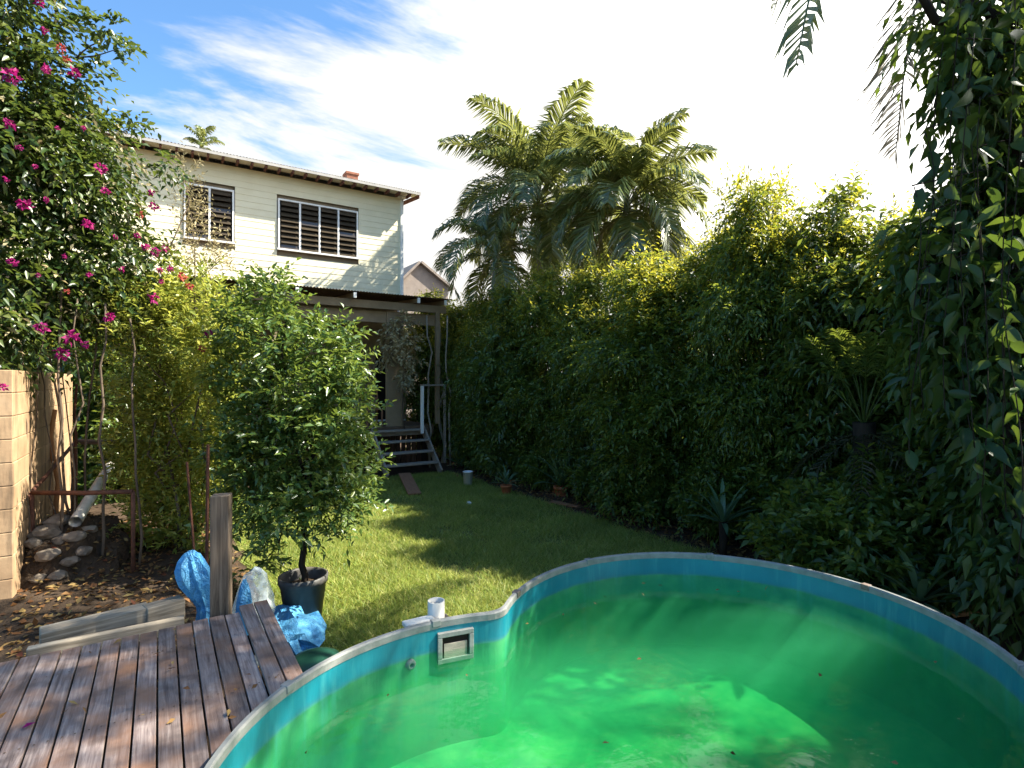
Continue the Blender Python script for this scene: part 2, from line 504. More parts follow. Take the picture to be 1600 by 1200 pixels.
def clear_mat():
    t = NT('clear_plastic_film')
    p = t.pbr((.55, .62, .62), .18, .6)
    tr = t.n('ShaderNodeBsdfTransparent')
    ms = t.n('ShaderNodeMixShader')
    t.l(t.ramp(t.noise(16, 5), [(.35, (.15, .15, .15)), (.65, (.75, .75, .75))]), ms.inputs[0])
    t.l(tr.outputs[0], ms.inputs[1]); t.l(p, ms.inputs[2])
    return t.done(ms.outputs[0])
M['film'] = clear_mat()
def pot_mat():
    t = NT('black_nursery_pot')
    col = t.ramp(t.noise(7, 6), [(.3, (.025, .028, .03)), (.7, (.075, .075, .072))])
    col = t.mix(t.ramp(t.noise(3, 6, .6), [(.5, (0, 0, 0)), (.7, (.6, .6, .6))]), col, (.22, .19, .15))
    return t.done(t.pbr(col, .5, .4))
M['pot'] = pot_mat()

# ------------------------------------------------------------------ foliage
def unit(a):
    return a / np.maximum(np.linalg.norm(a, axis=-1, keepdims=True), 1e-9)
def leaves_mesh(name, P, D, N, L, W, curl=0.15, fold=0.25):
    """kite-shaped folded leaves, two triangles each"""
    D = unit(D); S = unit(np.cross(D, N)); N = np.cross(S, D)
    L = L[:, None]; W = W[:, None]
    m = P + D * L * 0.42
    V = np.empty((len(P), 4, 3), np.float32)
    V[:, 0] = P
    V[:, 1] = m + S * W * .5 + N * W * fold
    V[:, 3] = m - S * W * .5 + N * W * fold
    V[:, 2] = P + D * L
    V[:, 2, 2] -= (L * curl)[:, 0]
    b = np.arange(len(P), dtype=np.int32)[:, None] * 4
    Fc = np.concatenate([b + np.array([[0, 1, 2]]), b + np.array([[0, 2, 3]])], 1).reshape(-1, 3)
    return fast_mesh(name, V.reshape(-1, 3), Fc)
def spray(rng, blobs, n, k, tl, ll, lw, out_=0.7, up=0.25, droop=0.25, shell=0.45, wob=0.25, lump=0.28):
    """n twigs on ellipsoid blobs [(c, r)], each with k leaves. Returns leaf arrays."""
    c = np.array([b[0] for b in blobs], float); r = np.array([b[1] for b in blobs], float)
    w = (r.prod(1)) ** (2 / 3); w /= w.sum()
    i = rng.choice(len(blobs), n, p=w)
    u = unit(rng.normal(size=(n, 3)))
    lum = 1 + lump * (np.sin(u[:, 0] * 5 + i * 1.7) * np.sin(u[:, 1] * 6 + i) + np.sin(u[:, 2] * 7 + i * 2.3) * .6)
    q = (shell ** 3 + rng.random(n) * (1 - shell ** 3)) ** (1 / 3) * lum
    p0 = c[i] + u * r[i] * q[:, None]
    d = unit(u * out_ + rng.normal(size=(n, 3)) * .45 + np.array([0, 0, up]))
    side0 = unit(np.cross(d, unit(rng.normal(size=(n, 3)) * .5 + np.array([0, 0, 1]))))
    t = (np.arange(k) + .7) / k
    tln = tl * (0.6 + .8 * rng.random(n))
    P = p0[:, None] + d[:, None] * (tln[:, None] * t[None])[..., None]
    P[..., 2] -= droop * tln[:, None] * t[None] ** 2
    sgn = np.where(np.arange(k) % 2 == 0, 1, -1)[None, :, None]
    D = d[:, None] * .75 + side0[:, None] * sgn * .85 + rng.normal(size=(n, k, 3)) * wob + np.array([0, 0, -droop * .6])
    N = np.array([0, 0, 1.]) + d[:, None] * .2 + rng.normal(size=(n, k, 3)) * (.3 + wob)
    sz = .65 + .6 * rng.random((n, k))
    sz[:, -1] *= .8
    return P.reshape(-1, 3), D.reshape(-1, 3), N.reshape(-1, 3), (ll * sz).ravel(), (lw * sz).ravel()
def blob_px(px, py, rx, ry, d, dep=1.0):
    c = pd(px, py, d)
    a = rx * d / F
    return (tuple(c), (a * dep, a * dep, ry * d / F))

def frond(rng, base, az, elev, length, droop, nl=46, ll=0.42, lw=0.035, stalk=0.18, hang=0.95, mat=None, parent=None, name='frond', path=None):
    """feather palm frond: rachis and leaflets in one mesh"""
    n = 14
    pts = [Vector(base)] if path is None else [Vector(p) for p in path]
    if path is None:
        for i in range(n):
            e = elev - droop * ((i + .5) / n) ** 1.25
            stp = length / n
            pts.append(pts[-1] + Vector((math.cos(e) * math.sin(az), math.cos(e) * math.cos(az), math.sin(e))) * stp)
    n = len(pts) - 1
    A = np.array([tuple(p) for p in pts])
    mb = MB(); mb.tube(pts, [max(.004, .022 * (1 - .85 * i / n)) * length / 2.5 for i in range(n + 1)], 5)
    t = np.linspace(stalk, 1, nl)
    s = t * n; k = np.minimum(s.astype(int), n - 1); fr = (s - k)[:, None]
    Pc = A[k] * (1 - fr) + A[k + 1] * fr
    Tn = unit(A[k + 1] - A[k])
    upv = np.array([0, 0, 1.])
    Sd = np.cross(Tn, upv)
    bad = np.linalg.norm(Sd, axis=1) < .15
    Sd[bad] = np.array([math.cos(az), -math.sin(az), 0])
    Sd = unit(Sd)
    Up = np.cross(Sd, Tn)
    ln = ll * (np.sin(np.pi * (0.12 + .82 * (t - stalk) / (1 - stalk))) ** .7)
    V = []; Fc = []
    for sg in (1, -1):
        l = ln * (.85 + .3 * rng.random(nl))
        out_ = unit(Sd * sg * .8 + Tn * .75 + Up * .22 + rng.normal(size=(nl, 3)) * .09)
        mid = Pc + out_ * (l * .5)[:, None]
        tip = mid + unit(out_ - np.array([0, 0, hang]) + rng.normal(size=(nl, 3)) * .08) * (l * .55)[:, None]
        wv = unit(Tn * .8 - out_ * .2 + rng.normal(size=(nl, 3)) * .15) * (lw * .5)
        for j in range(nl):
            b = len(V)
            V += [Pc[j] - wv[j] * .5, Pc[j] + wv[j] * .5, mid[j] + wv[j], mid[j] - wv[j], tip[j]]
            Fc += [(b, b + 1, b + 2, b + 3), (b + 3, b + 2, b + 4)]
    mb.add(V, Fc)
    return mb.build(name, mat or M['palm'], parent)

def limb(mb, a, b, r0, r1, rng, wob=0.08, n=6, sides=7):
    a, b = Vector(a), Vector(b)
    L = (b - a).length
    pts = []
    for i in range(n + 1):
        t = i / n
        p = a.lerp(b, t)
        if 0 < i < n:
            p += Vector(rng.normal(size=3) * wob * L * .5)
        pts.append(p)
    mb.tube(pts, [r0 + (r1 - r0) * i / n for i in range(n + 1)], sides)

# ------------------------------------------------------------------ ground
def sstep(a, b, x):
    t = min(1, max(0, (x - a) / (b - a)))
    return t * t * (3 - 2 * t)
def gz(x, y):
    m = sstep(.95, .25, x) * sstep(2.9, 3.5, y) * (1 - sstep(9.5, 13, y)) * sstep(-12, -6, x)
    z = .62 * m
    z += .06 * sstep(6.2, 6.8, x) * (1 - sstep(20, 30, abs(x)))
    if m > .02 or x > 6.3:
        z += .035 * noise.noise((x * 2.1, y * 2.1, .3)) * max(m, .6)
    return z - .01
xs = np.unique(np.concatenate([np.linspace(-800, -12, 12), np.linspace(-12, -3, 12), np.linspace(-3, 10, 90), np.linspace(10, 30, 12), np.linspace(30, 800, 12)]))
ys = np.unique(np.concatenate([np.linspace(-800, -8, 12), np.linspace(-8, 2, 20), np.linspace(2, 12, 70), np.linspace(12, 30, 24), np.linspace(30, 1500, 14)]))
V = [(x, y, gz(x, y)) for y in ys for x in xs]
nx = len(xs)
Fq = [(j * nx + i, j * nx + i + 1, (j + 1) * nx + i + 1, (j + 1) * nx + i) for j in range(len(ys) - 1) for i in range(nx - 1)]
tag(link('ground', fast_mesh('ground', V, Fq, True), None, M['soil']), kind='structure')

# pool outline (two overlapping rings, softly joined)
C1 = Vector((2.562, 1.797)); R1 = 1.228
C2 = Vector((1.15, 1.58)); R2 = 1.13
def pool_sdf(p):
    a = (p - C1).length - R1; b = (p - C2).length - R2
    k = .10
    h = max(k - abs(a - b), 0) / k
    return min(a, b) - h * h * k * .25
PC = (C1 * 1.0 + C2) / 2
def pool_ring(off=0.0, n=180):
    r = []
    for i in range(n):
        a = 2 * math.pi * i / n
        d = Vector((math.cos(a), math.sin(a)))
        lo, hi = .2, 4.0
        for _ in range(34):
            mid = (lo + hi) / 2
            if pool_sdf(PC + d * mid) - off < 0:
                lo = mid
            else:
                hi = mid
        r.append(PC + d * lo)
    return r

# lawn sheet with a ragged edge, 4 mm above the soil, and its grass
def lawn_in(x, y):
    e = .12 * noise.noise((y * 1.3, 2.0, 0)) + .05 * noise.noise((y * 5, 7.0, 0))
    l = .98 + .10 * noise.noise((y * 2.2, 5.0, 0))
    return l < x < 6.35 + e and 2.9 < y < 13.0 and pool_sdf(Vector((x, y))) > .10
lx = np.arange(.9, 6.6, .1); ly = np.arange(2.9, 13.1, .1)
V = []; Fq = []
for y in ly:
    for x in lx:
        if lawn_in(x, y):
            b = len(V)
            V += [(x - .051, y - .051, 0), (x + .051, y - .051, 0), (x + .051, y + .051, 0), (x - .051, y + .051, 0)]
            Fq.append((b, b + 1, b + 2, b + 3))
V = [(x, y, gz(x, y) + .005) for x, y, _ in V]
lawn = tag(link('lawn', fast_mesh('lawn', V, Fq), None, M['lawn']), kind='structure')
G = 190000
gx = .9 + 5.6 * RNG.random(G); gy = 2.9 + 10.2 * RNG.random(G) ** 1.35
patch = np.array([noise.noise((x * 1.1, y * 1.1, 4.0)) + .6 * noise.noise((x * 3.3, y * 3.3, 1.0)) for x, y in zip(gx, gy)])
ok = np.array([lawn_in(x, y) for x, y in zip(gx, gy)]) & (patch + 1.05 > RNG.random(G) * .9)
gx, gy, patch = gx[ok], gy[ok], patch[ok]; G = len(gx)
gh = (.045 + .05 * RNG.random(G)) * (1 + .5 * patch)
ga = RNG.random(G) * 2 * np.pi
lean = RNG.normal(size=(G, 2)) * .8
base = np.stack([gx, gy, np.array([gz(x, y) for x, y in zip(gx, gy)])], 1)
wv = np.stack([np.cos(ga), np.sin(ga), np.zeros(G)], 1) * (.0045 + .004 * RNG.random(G))[:, None]
tip = base + np.stack([lean[:, 0] * gh, lean[:, 1] * gh, gh], 1)
V = np.stack([base - wv, base + wv, tip], 1).reshape(-1, 3)
tag(link('grass', fast_mesh('grass', V, np.arange(G * 3).reshape(-1, 3)), None, M['grass']), 'short sunlit and shaded green grass covering the lawn', 'grass', kind='stuff')

# ------------------------------------------------------------------ house
FY = 16.26; HX = 6.39; HXL = -3.0
house = thing('house', 'two storey cream weatherboard house with louvre windows and a tin verandah roof', 'house', (2, FY, 0))
ZB, ZT = 4.85, 8.12
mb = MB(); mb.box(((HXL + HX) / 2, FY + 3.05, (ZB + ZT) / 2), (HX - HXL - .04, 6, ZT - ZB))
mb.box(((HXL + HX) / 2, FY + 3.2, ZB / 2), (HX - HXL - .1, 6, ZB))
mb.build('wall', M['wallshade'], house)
wins = [(2.81, 4.96, 6.09, 7.43, 4), (.57, 1.63, 6.09, 7.43, 2)]
bh = .172
z = ZB
row = 0
tiltM = Matrix.Rotation(rad(-3), 3, 'X')
while z < ZT - .02:
    h = min(bh, ZT - z)
    segs = [(HXL, HX - .03)]
    for a, b, w0, w1, _n in wins:
        if z + h > w0 - .08 and z < w1 + .08:
            ns = []
            for s0, s1 in segs:
                if s0 < a - .07 < s1:
                    ns += [(s0, a - .07), (b + .07, s1)]
                else:
                    ns.append((s0, s1))
            segs = ns
    for s0, s1 in segs:
        mb = MB(); mb.box(((s0 + s1) / 2, FY - .012, z + h / 2), (s1 - s0, .018, h + .018), tiltM)
        mb.build('weatherboard', M['cream'], house)
    # side wall boards facing +X
    mb = MB(); mb.box((HX + .012, FY + 3.02, z + h / 2), (.018, 6.0, h + .018), Matrix.Rotation(rad(-4), 3, 'Y'))
    mb.build('weatherboard', M['cream'], house)
    z += bh; row += 1
mb = MB(); mb.box((HX + .0, FY - .02, (ZB + ZT) / 2), (.09, .09, ZT - ZB)); mb.build('corner_trim', M['whitepaint'], house)
for a, b, w0, w1, nb in wins:
    mb = MB()
    t_ = .045
    yf = FY - .03
    mb.box(((a + b) / 2, yf, w1 + t_ / 2), (b - a + 2 * t_, .07, t_)); mb.box(((a + b) / 2, yf - .01, w0 - t_ / 2), (b - a + 2 * t_ + .04, .10, t_))
    mb.box((a - t_ / 2, yf, (w0 + w1) / 2), (t_, .07, w1 - w0)); mb.box((b + t_ / 2, yf, (w0 + w1) / 2), (t_, .07, w1 - w0))
    bw = (b - a) / nb
    for i in range(1, nb):
        mb.box((a + i * bw, yf, (w0 + w1) / 2), (.05, .06, w1 - w0))
    wf = mb.build('window', M['whitepaint'], house)
    mb = MB(); mb.box(((a + b) / 2, FY + .045, (w0 + w1) / 2), (b - a, .01, w1 - w0)); mb.build('room_shade_panel', M['dark'], wf)  # near-black panel painted as the unlit room behind the louvres
    nl = 9
    ph = (w1 - w0) / nl
    for i in range(nb):
        for j in range(nl):
            mb = MB()
            ang = rad(-38 if (i * 7 + j * 3) % 11 else -12)
            mb.box((a + (i + .5) * bw, yf - .005, w0 + (j + .5) * ph), (bw - .075, .006, ph * 1.12), Matrix.Rotation(ang, 3, 'X'))
            mb.build('louvre_pane', M['louvre'], wf)
# main roof: low corrugated hip
EY, EZ, EXR = 15.70, 8.24, 6.80
def corrugated(x0, x1, y0, y1, z0, z1, pitch=.076, amp=.012, th=.004):
    n = int((x1 - x0) / pitch * 4)
    vs = []; fs = []
    for i in range(n + 1):
        x = x0 + (x1 - x0) * i / n
        dz = amp * math.sin(2 * math.pi * x / pitch)
        vs += [(x, y0, z0 + dz), (x, y1, z1 + dz), (x, y0, z0 + dz - th), (x, y1, z1 + dz - th)]
    for i in range(n):
        a = i * 4; b = a + 4
        fs += [(a, b, b + 1, a + 1), (a + 2, a + 3, b + 3, b + 2), (a, a + 2, b + 2, b)]
    return MB().add(vs, fs, True)
rf = corrugated(-3.6, EXR, EY, 19.4, EZ, EZ + .42).build('roof', M['tin'], house)
mb = MB()
mb.add([(HXL - .5, EY + .03, EZ - .02), (EXR - .02, EY + .03, EZ - .02), (EXR - .02, FY, EZ + .03), (HXL - .5, FY, EZ + .03),
        (HXL - .5, EY + .03, EZ - .05), (EXR - .02, EY + .03, EZ - .05), (EXR - .02, FY, EZ - .0), (HXL - .5, FY, EZ - .0)],
       [(0, 1, 2, 3), (7, 6, 5, 4), (0, 4, 5, 1), (1, 5, 6, 2), (2, 6, 7, 3), (3, 7, 4, 0)])
mb.build('soffit', M['cream'], rf)
mb = MB(); mb.box(((HXL + EXR) / 2, EY + .0, EZ - .055), (EXR - HXL, .025, .07)); mb.build('fascia', M['tin'], rf)
mb = MB(); mb.box((EXR - .012, (EY + 19.4) / 2 + .02, EZ + .10), (.025, 3.6, .13), Matrix.Rotation(rad(6.4), 3, 'X')); mb.build('barge_board', M['rafter'], rf)
x = -2.36
while x < EXR - .1:
    mb = MB(); mb.box((x, EY + .20, EZ - .115), (.05, .34, .09)); mb.build('rafter_end', M['rafter'], rf, .004)
    x += .34
ch = pd(543, 262, 17.6)
mb = MB()
mb.box((ch.x, 17.3, 8.6), (.36, .36, .75)); mb.box((ch.x, 17.3, 8.94), (.42, .42, .07))
mb.build('chimney', M['brick'], rf, .008)
# verandah roof, rafters, beam, posts, floor
VY, VZ = 13.6, 4.66
vr = corrugated(-2.8, 6.85, VY, FY - .04, VZ, VZ + .17, .076, .014).build('verandah_roof', M['tindark'], house)
for x in (-1.1, .25, 1.54, 2.75, 4.13, 5.85, 6.65):
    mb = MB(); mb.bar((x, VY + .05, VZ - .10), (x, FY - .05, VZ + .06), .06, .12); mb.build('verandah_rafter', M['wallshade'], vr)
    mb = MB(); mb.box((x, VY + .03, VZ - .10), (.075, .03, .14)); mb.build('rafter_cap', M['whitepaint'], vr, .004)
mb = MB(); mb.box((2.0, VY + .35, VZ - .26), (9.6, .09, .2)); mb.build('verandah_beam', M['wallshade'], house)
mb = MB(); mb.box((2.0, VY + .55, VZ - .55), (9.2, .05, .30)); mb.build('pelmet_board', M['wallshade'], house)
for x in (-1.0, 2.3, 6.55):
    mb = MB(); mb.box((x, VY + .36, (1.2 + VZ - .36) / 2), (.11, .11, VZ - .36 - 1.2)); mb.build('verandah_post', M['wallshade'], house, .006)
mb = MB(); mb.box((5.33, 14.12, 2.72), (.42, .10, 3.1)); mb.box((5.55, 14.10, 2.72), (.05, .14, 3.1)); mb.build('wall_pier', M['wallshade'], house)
for i in range(17):
    y = 14.05 + i * .13
    mb = MB(); mb.box((1.75, y, 1.15), (9.4, .12, .035)); mb.build('floor_board', M['floorwood'], house)
mb = MB(); mb.box((1.75, 14.03, 1.03), (9.4, .05, .20)); mb.build('floor_fascia', M['floorwood'], house)
for x in (-2, .3, 2.6, 4.6, 6.3):
    mb = MB(); mb.box((x, 14.3, .47), (.12, .12, .93)); mb.build('stump', M['darkbark'], house)
for i in range(60):
    mb = MB(); mb.box((-2.8 + i * .155, 14.42, .50), (.12, .02, 1.04)); mb.build('dark_backing_slat', M['fence'], house)  # added dark slats, standing in for the shade under the verandah
dr = MB(); dr.box((5.95, FY - .13, 2.2), (.9, .05, 2.05)); dr = dr.build('shaded_doorway', M['dark'], house)  # near-black slab painted as the shaded doorway opening
mb = MB(); mb.box((5.95, FY - .16, 1.19), (1.0, .06, .05)); mb.build('door_sill', M['whitepaint'], dr)
mb = MB()
for x in (5.46, 6.44):
    mb.box((x, FY - .13, 2.2), (.08, .08, 2.1))
mb.box((5.95, FY - .13, 3.28), (1.06, .08, .08)); mb.build('door_frame', M['wallshade'], dr)

# verandah chair
chr_ = thing('wooden_chair', 'red brown wooden chair on the verandah beside the pier at the top of the steps', 'chair', (4.85, 14.45, 1.17))
for sx in (-1, 1):
    for sy in (-1, 1):
        mb = MB(); hh = .95 if sy > 0 else .44
        mb.box((4.85 + sx * .2, 14.45 + sy * .2, 1.17 + hh / 2), (.04, .04, hh)); mb.build('leg', M['plank'], chr_, .004)
mb = MB(); mb.box((4.85, 14.45, 1.63), (.46, .46, .035)); mb.build('seat', M['plank'], chr_, .006)
for k in range(3):
    mb = MB(); mb.box((4.85, 14.65, 1.78 + k * .13), (.38, .025, .07)); mb.build('back_slat', M['plank'], chr_, .004)

# steps
st = thing('garden_steps', 'weathered open timber steps rising from lawn to verandah', 'steps', (5.4, 13.0, 0))
SX0, SX1 = 4.68, 6.12
S0, S1 = Vector((0, 12.82, .02)), Vector((0, 14.0, 1.1))
for x in (SX0, SX1):
    mb = MB(); mb.bar((x, S0.y, S0.z), (x, S1.y, S1.z), .05, .22); mb.build('stringer', M['steps'], st, .006)
for k in range(4):
    t = (k + .75) / 4.1
    p = S0.lerp(S1, t)
    mb = MB(); mb.box(((SX0 + SX1) / 2, p.y, p.z + .06), (SX1 - SX0 - .05, .27, .045)); mb.build('tread', M['steps'], st, .006)
mb = MB(); mb.box(((SX0 + SX1) / 2, 13.98, 1.0), (SX1 - SX0 + .1, .03, .16)); mb.build('top_riser', M['steps'], st, .004)
mb = MB(); mb.box((6.0, 13.75, 1.62), (.075, .075, 1.3)); mb.build('handrail_post', M['whitepaint'], st, .006)
mb = MB(); mb.bar((5.95, 13.75, 2.28), (6.75, 13.8, 2.28), .09, .045); mb.build('handrail', M['steps'], st, .006)
mb = MB(); mb.box((6.7, 13.8, 1.2), (.06, .06, 2.2)); mb.build('handrail_post', M['steps'], st, .006)

# plank leaning off the bottom step onto the lawn
pa = pz(632, 740, .16); pb = pz(648, 772, .03)
pk = MB(); pk.bar(pa, pb, .28, .035); tag(pk.build('loose_plank', M['plank'], None, .006), 'brown plank sloping from the bottom step onto the lawn', 'plank')

# neighbour's gable far behind
nb = thing('neighbour_house', 'small taupe gable of a neighbouring house beyond the verandah roof', 'house', (15, 32, 0))
gp = pY(655, 412, 32); gl = pY(624, 442, 32); gr = pY(700, 444, 32)
mb = MB()
mb.add([(gl.x, 32, 0), (gr.x, 32, 0), (gr.x, 32, gl.z), (gp.x, 32, gp.z), (gl.x, 32, gl.z),
        (gl.x, 42, 0), (gr.x, 42, 0), (gr.x, 42, gl.z), (gp.x, 42, gp.z), (gl.x, 42, gl.z)],
       [(0, 1, 2, 3, 4), (9, 8, 7, 6, 5), (0, 4, 9, 5), (1, 6, 7, 2)])
mb.build('wall', M['neighbour'], nb)
mb = MB()
for e in (gl, gr):
    d = Vector((gp.x - e.x, 0, gp.z - gl.z)).normalized()
    a = Vector((e.x, 0, gl.z)) - d * .3
    nrm = Vector((-d.z, 0, d.x)) if d.x > 0 else Vector((d.z, 0, -d.x))
    if nrm.z < 0:
        nrm = -nrm
    q = [a + nrm * .02, Vector((gp.x, 0, gp.z)) + nrm * .02, Vector((gp.x, 0, gp.z)) + nrm * .16, a + nrm * .16]
    mb.add([(v.x, 31.7, v.z) for v in q] + [(v.x, 42.3, v.z) for v in q], [(0, 1, 2, 3), (7, 6, 5, 4), (0, 4, 5, 1), (1, 5, 6, 2), (2, 6, 7, 3), (3, 7, 4, 0)])
mb.build('roof', M['neighbour'], nb)

# ------------------------------------------------------------------ rendered block wall
bw_ = thing('block_wall', 'sunlit tan rendered block wall with peeling stains under the bougainvillea', 'wall', (-1.06, 7.5, .5))
WX = -1.10
y_start, y_end = 5.95, 9.6
zc = .40; row = 0
while zc < 2.36:
    y = y_start - (.2 if row % 2 else 0)
    while y < y_end:
        y0 = max(y, y_start); y1 = min(y + .39, y_end)
        if y1 - y0 > .03:
            mb = MB(); off = random.uniform(-.0025, .0025)
            mb.box((WX + off, (y0 + y1) / 2, zc + .095), (.19, y1 - y0 - .004, .1865)); mb.build('block', M['block'], bw_, .006)
        y += .395
    zc += .19; row += 1
mb = MB(); mb.box((WX, (y_start + y_end) / 2, 1.35), (.175, y_end - y_start - .02, 2.1)); mb.build('mortar', M['block'], bw_)
rp = pd(-4, 750, 4.72)
mb = MB(); mb.box((rp.x, rp.y, 1.45), (.06, .06, 1.95))
tag(mb.build('red_post', M['redpaint'], None, .006), 'narrow dark red post at the near end of the block wall', 'post')

# ------------------------------------------------------------------ deck
deck = thing('timber_deck', 'weathered purple brown timber deck running up to the pool rim', 'deck', (-.3, 2, 1))
PITCH = .0835
DR = .573
mesh_n = 0
for i in range(30):
    xr = DR - i * PITCH; xl = xr - PITCH + .0075
    yend = 3.66 + random.uniform(-.012, .012)
    zt = 1.0 + random.uniform(-.002, .002)
    if i < 2:
        yend += .07; zt += .012
    def ys_(x):
        dx = abs(x - C2.x)
        if dx < R2 + .075:
            return C2.y + math.sqrt((R2 + .075) ** 2 - dx ** 2)
        return -1.4
    yl, yr = ys_(xl), ys_(xr)
    if yr > -1 and yl < 0:
        yl = C2.y
    n = 6
    vs = []
    for k in range(n + 1):
        x = xl + (xr - xl) * k / n
        y0 = ys_(x) if yr > -1 else -1.4
        if yr > -1 and y0 < 0:
            y0 = C2.y - .2
        vs.append((x, y0))
    top = [(x, y, zt) for x, y in vs] + [(xr, yend, zt), (xl, yend, zt)]
    bot = [(x, y, zt - .022) for x, y, _ in top]
    m_ = len(top)
    mb = MB(); mb.add(top + bot, [tuple(range(m_)), tuple(range(2 * m_ - 1, m_ - 1, -1))] + [(k, k + m_, (k + 1) % m_ + m_, (k + 1) % m_) for k in range(m_)])
    mb.build('deck_board', M['deck'], deck, .0025)
for y in (3.35, 2.75, 2.15, 1.5, .9, .3):
    x1 = .55
    if abs(y - C2.y) < R2 + .15:
        x1 = C2.x - math.sqrt(max(0, (R2 + .15) ** 2 - (y - C2.y) ** 2))
    x1 = min(x1, .55)
    mb = MB(); mb.box(((x1 - 1.95) / 2, y, .92), (x1 + 1.95, .045, .10)); mb.build('joist', M['darkbark'], deck)
mb = MB(); mb.box((DR - .05, 3.25, .45), (.09, .09, .9)); mb.build('deck_leg', M['darkbark'], deck)
mb = MB(); mb.box((-1.7, 3.25, .45), (.09, .09, .9)); mb.build('deck_leg', M['darkbark'], deck)

scr = MB()
for i in range(30):
    xc = DR - (i + .46) * PITCH
    for y in (3.35, 2.75, 2.15, 1.5, .9, .3):
        if (Vector((xc, y)) - C2).length < R2 + .12:
            continue
        for sx in (-.02, .02):
            a_ = random.uniform(0, 6.28); zc_ = 1.0032 if i > 1 else 1.0152
            scr.add([(xc + sx + .0042 * math.cos(a_ + k * 1.0472), y + .0042 * math.sin(a_ + k * 1.0472), zc_) for k in range(6)], [tuple(range(6))])
scr = scr.build('screw_head', M['tindark'], deck); scr['kind'] = 'stuff'
# square post at the deck end, pickets behind it
q = pz(347, 955, 1.0)
mb = MB(); mb.box((q.x, q.y + .05, 1.15), (.105, .105, 1.1), Matrix.Rotation(-TH * .5, 3, 'Z'))
tag(mb.build('timber_post', M['post'], None, .006), 'square weathered timber post standing at the far edge of the deck', 'post')
for (a, b, ds, w, lab) in (((325, 695), (322, 905), 4.15, .022, 'thin rusty picket rising straight behind the square post'),
                           ((292, 722), (312, 905), 4.3, .018, 'dark leaning picket just beyond the rusty one'),):
    p0, p1 = pd(*a, ds), pd(*b, ds); p1.z = .5
    mb = MB(); mb.bar(p1, p0, w, w * 1.2); mb.bar(p1, p0, w * .3, w * 2.2)
    tag(mb.build('steel_picket', M['rust'], None), lab, 'picket', 'steel pickets by the square post')

# sleepers at the end of the deck
def beam(a, b, za, w, h, lab):
    p, r_ = pz(*a, za), pz(*b, za)
    c = (p + r_) / 2
    mb = MB(); L = (r_ - p).length
    ang = math.atan2(r_.y - p.y, r_.x - p.x)
    mb.box((0, 0, 0), (L, w, h))
    o = mb.build('timber_sleeper', M['beam'], None, .006)
    o.location = (c.x, c.y, za - h / 2); o.rotation_euler = (0, 0, ang)
    tag(o, lab, 'sleeper', 'timber sleepers behind the deck')
beam((42, 1012), (288, 963), .985, .05, .09, 'long thin pale timber rail lying along the ends of the deck boards')
beam((62, 985), (232, 945), .98, .14, .13, 'thick grey brown sleeper lying just behind the pale rail')
beam((226, 948), (285, 932), .985, .11, .12, 'short end of sleeper nearest the blue bundle')

# crumpled things
def lump(name, c, r, mat, amp=.25, freq=3.0, sub=4, seed=0.0, parent=None, flat=None, ridged=True, smooth=False):
    bm = bmesh.new()
    bmesh.ops.create_icosphere(bm, subdivisions=sub, radius=1)
    c = Vector(c)
    for v in bm.verts:
        p = v.co * freq + Vector((seed, seed * 1.7, -seed))
        n_ = noise.noise(p) + .5 * noise.noise(p * 2.3)
        if ridged:
            n_ = abs(n_) * 1.6 - .5 + .25 * (1 - abs(noise.noise(p * 3.7)) * 3)
        q_ = v.co * (1 + amp * n_)
        q_ = Vector((q_.x * r[0], q_.y * r[1], q_.z * r[2]))
        if flat is not None and q_.z < flat:
            q_.z = flat
        v.co = q_ + c
    me = bpy.data.meshes.new(name)
    bm.to_mesh(me); bm.free()
    if smooth:
        me.polygons.foreach_set('use_smooth', [True] * len(me.polygons))
    return link(name, me, parent, mat)
def tarp(name, c, r, mat, seed, stretch=(1, 1, 1), amp=.22, flat=None, taper=0.0, sub=3):
    bm = bmesh.new()
    bmesh.ops.create_icosphere(bm, subdivisions=sub, radius=1)
    c = Vector(c)
    for v in bm.verts:
        p = Vector((v.co.x * stretch[0], v.co.y * stretch[1], v.co.z * stretch[2])) + Vector((seed, seed * 1.3, -seed))
        fold = 1 - abs(noise.noise(p * 1.3)) * 2.2
        fold2 = 1 - abs(noise.noise(p * 3.1 + Vector((4, 2, 1)))) * 2.2
        crease = 1 - abs(noise.noise(p * 6.5)) * 2
        k = 1 + amp * (fold * .8 + fold2 * .38 + crease * .14 - .5)
        w = 1 - taper * (.5 - .5 * v.co.z)
        q_ = Vector((v.co.x * r[0] * k * w, v.co.y * r[1] * k * w, v.co.z * r[2] * (1 + amp * .5 * fold)))
        if flat is not None and q_.z < flat:
            q_.z = flat
        v.co = q_ + c
    me = bpy.data.meshes.new(name)
    bm.to_mesh(me); bm.free()
    return link(name, me, None, mat)
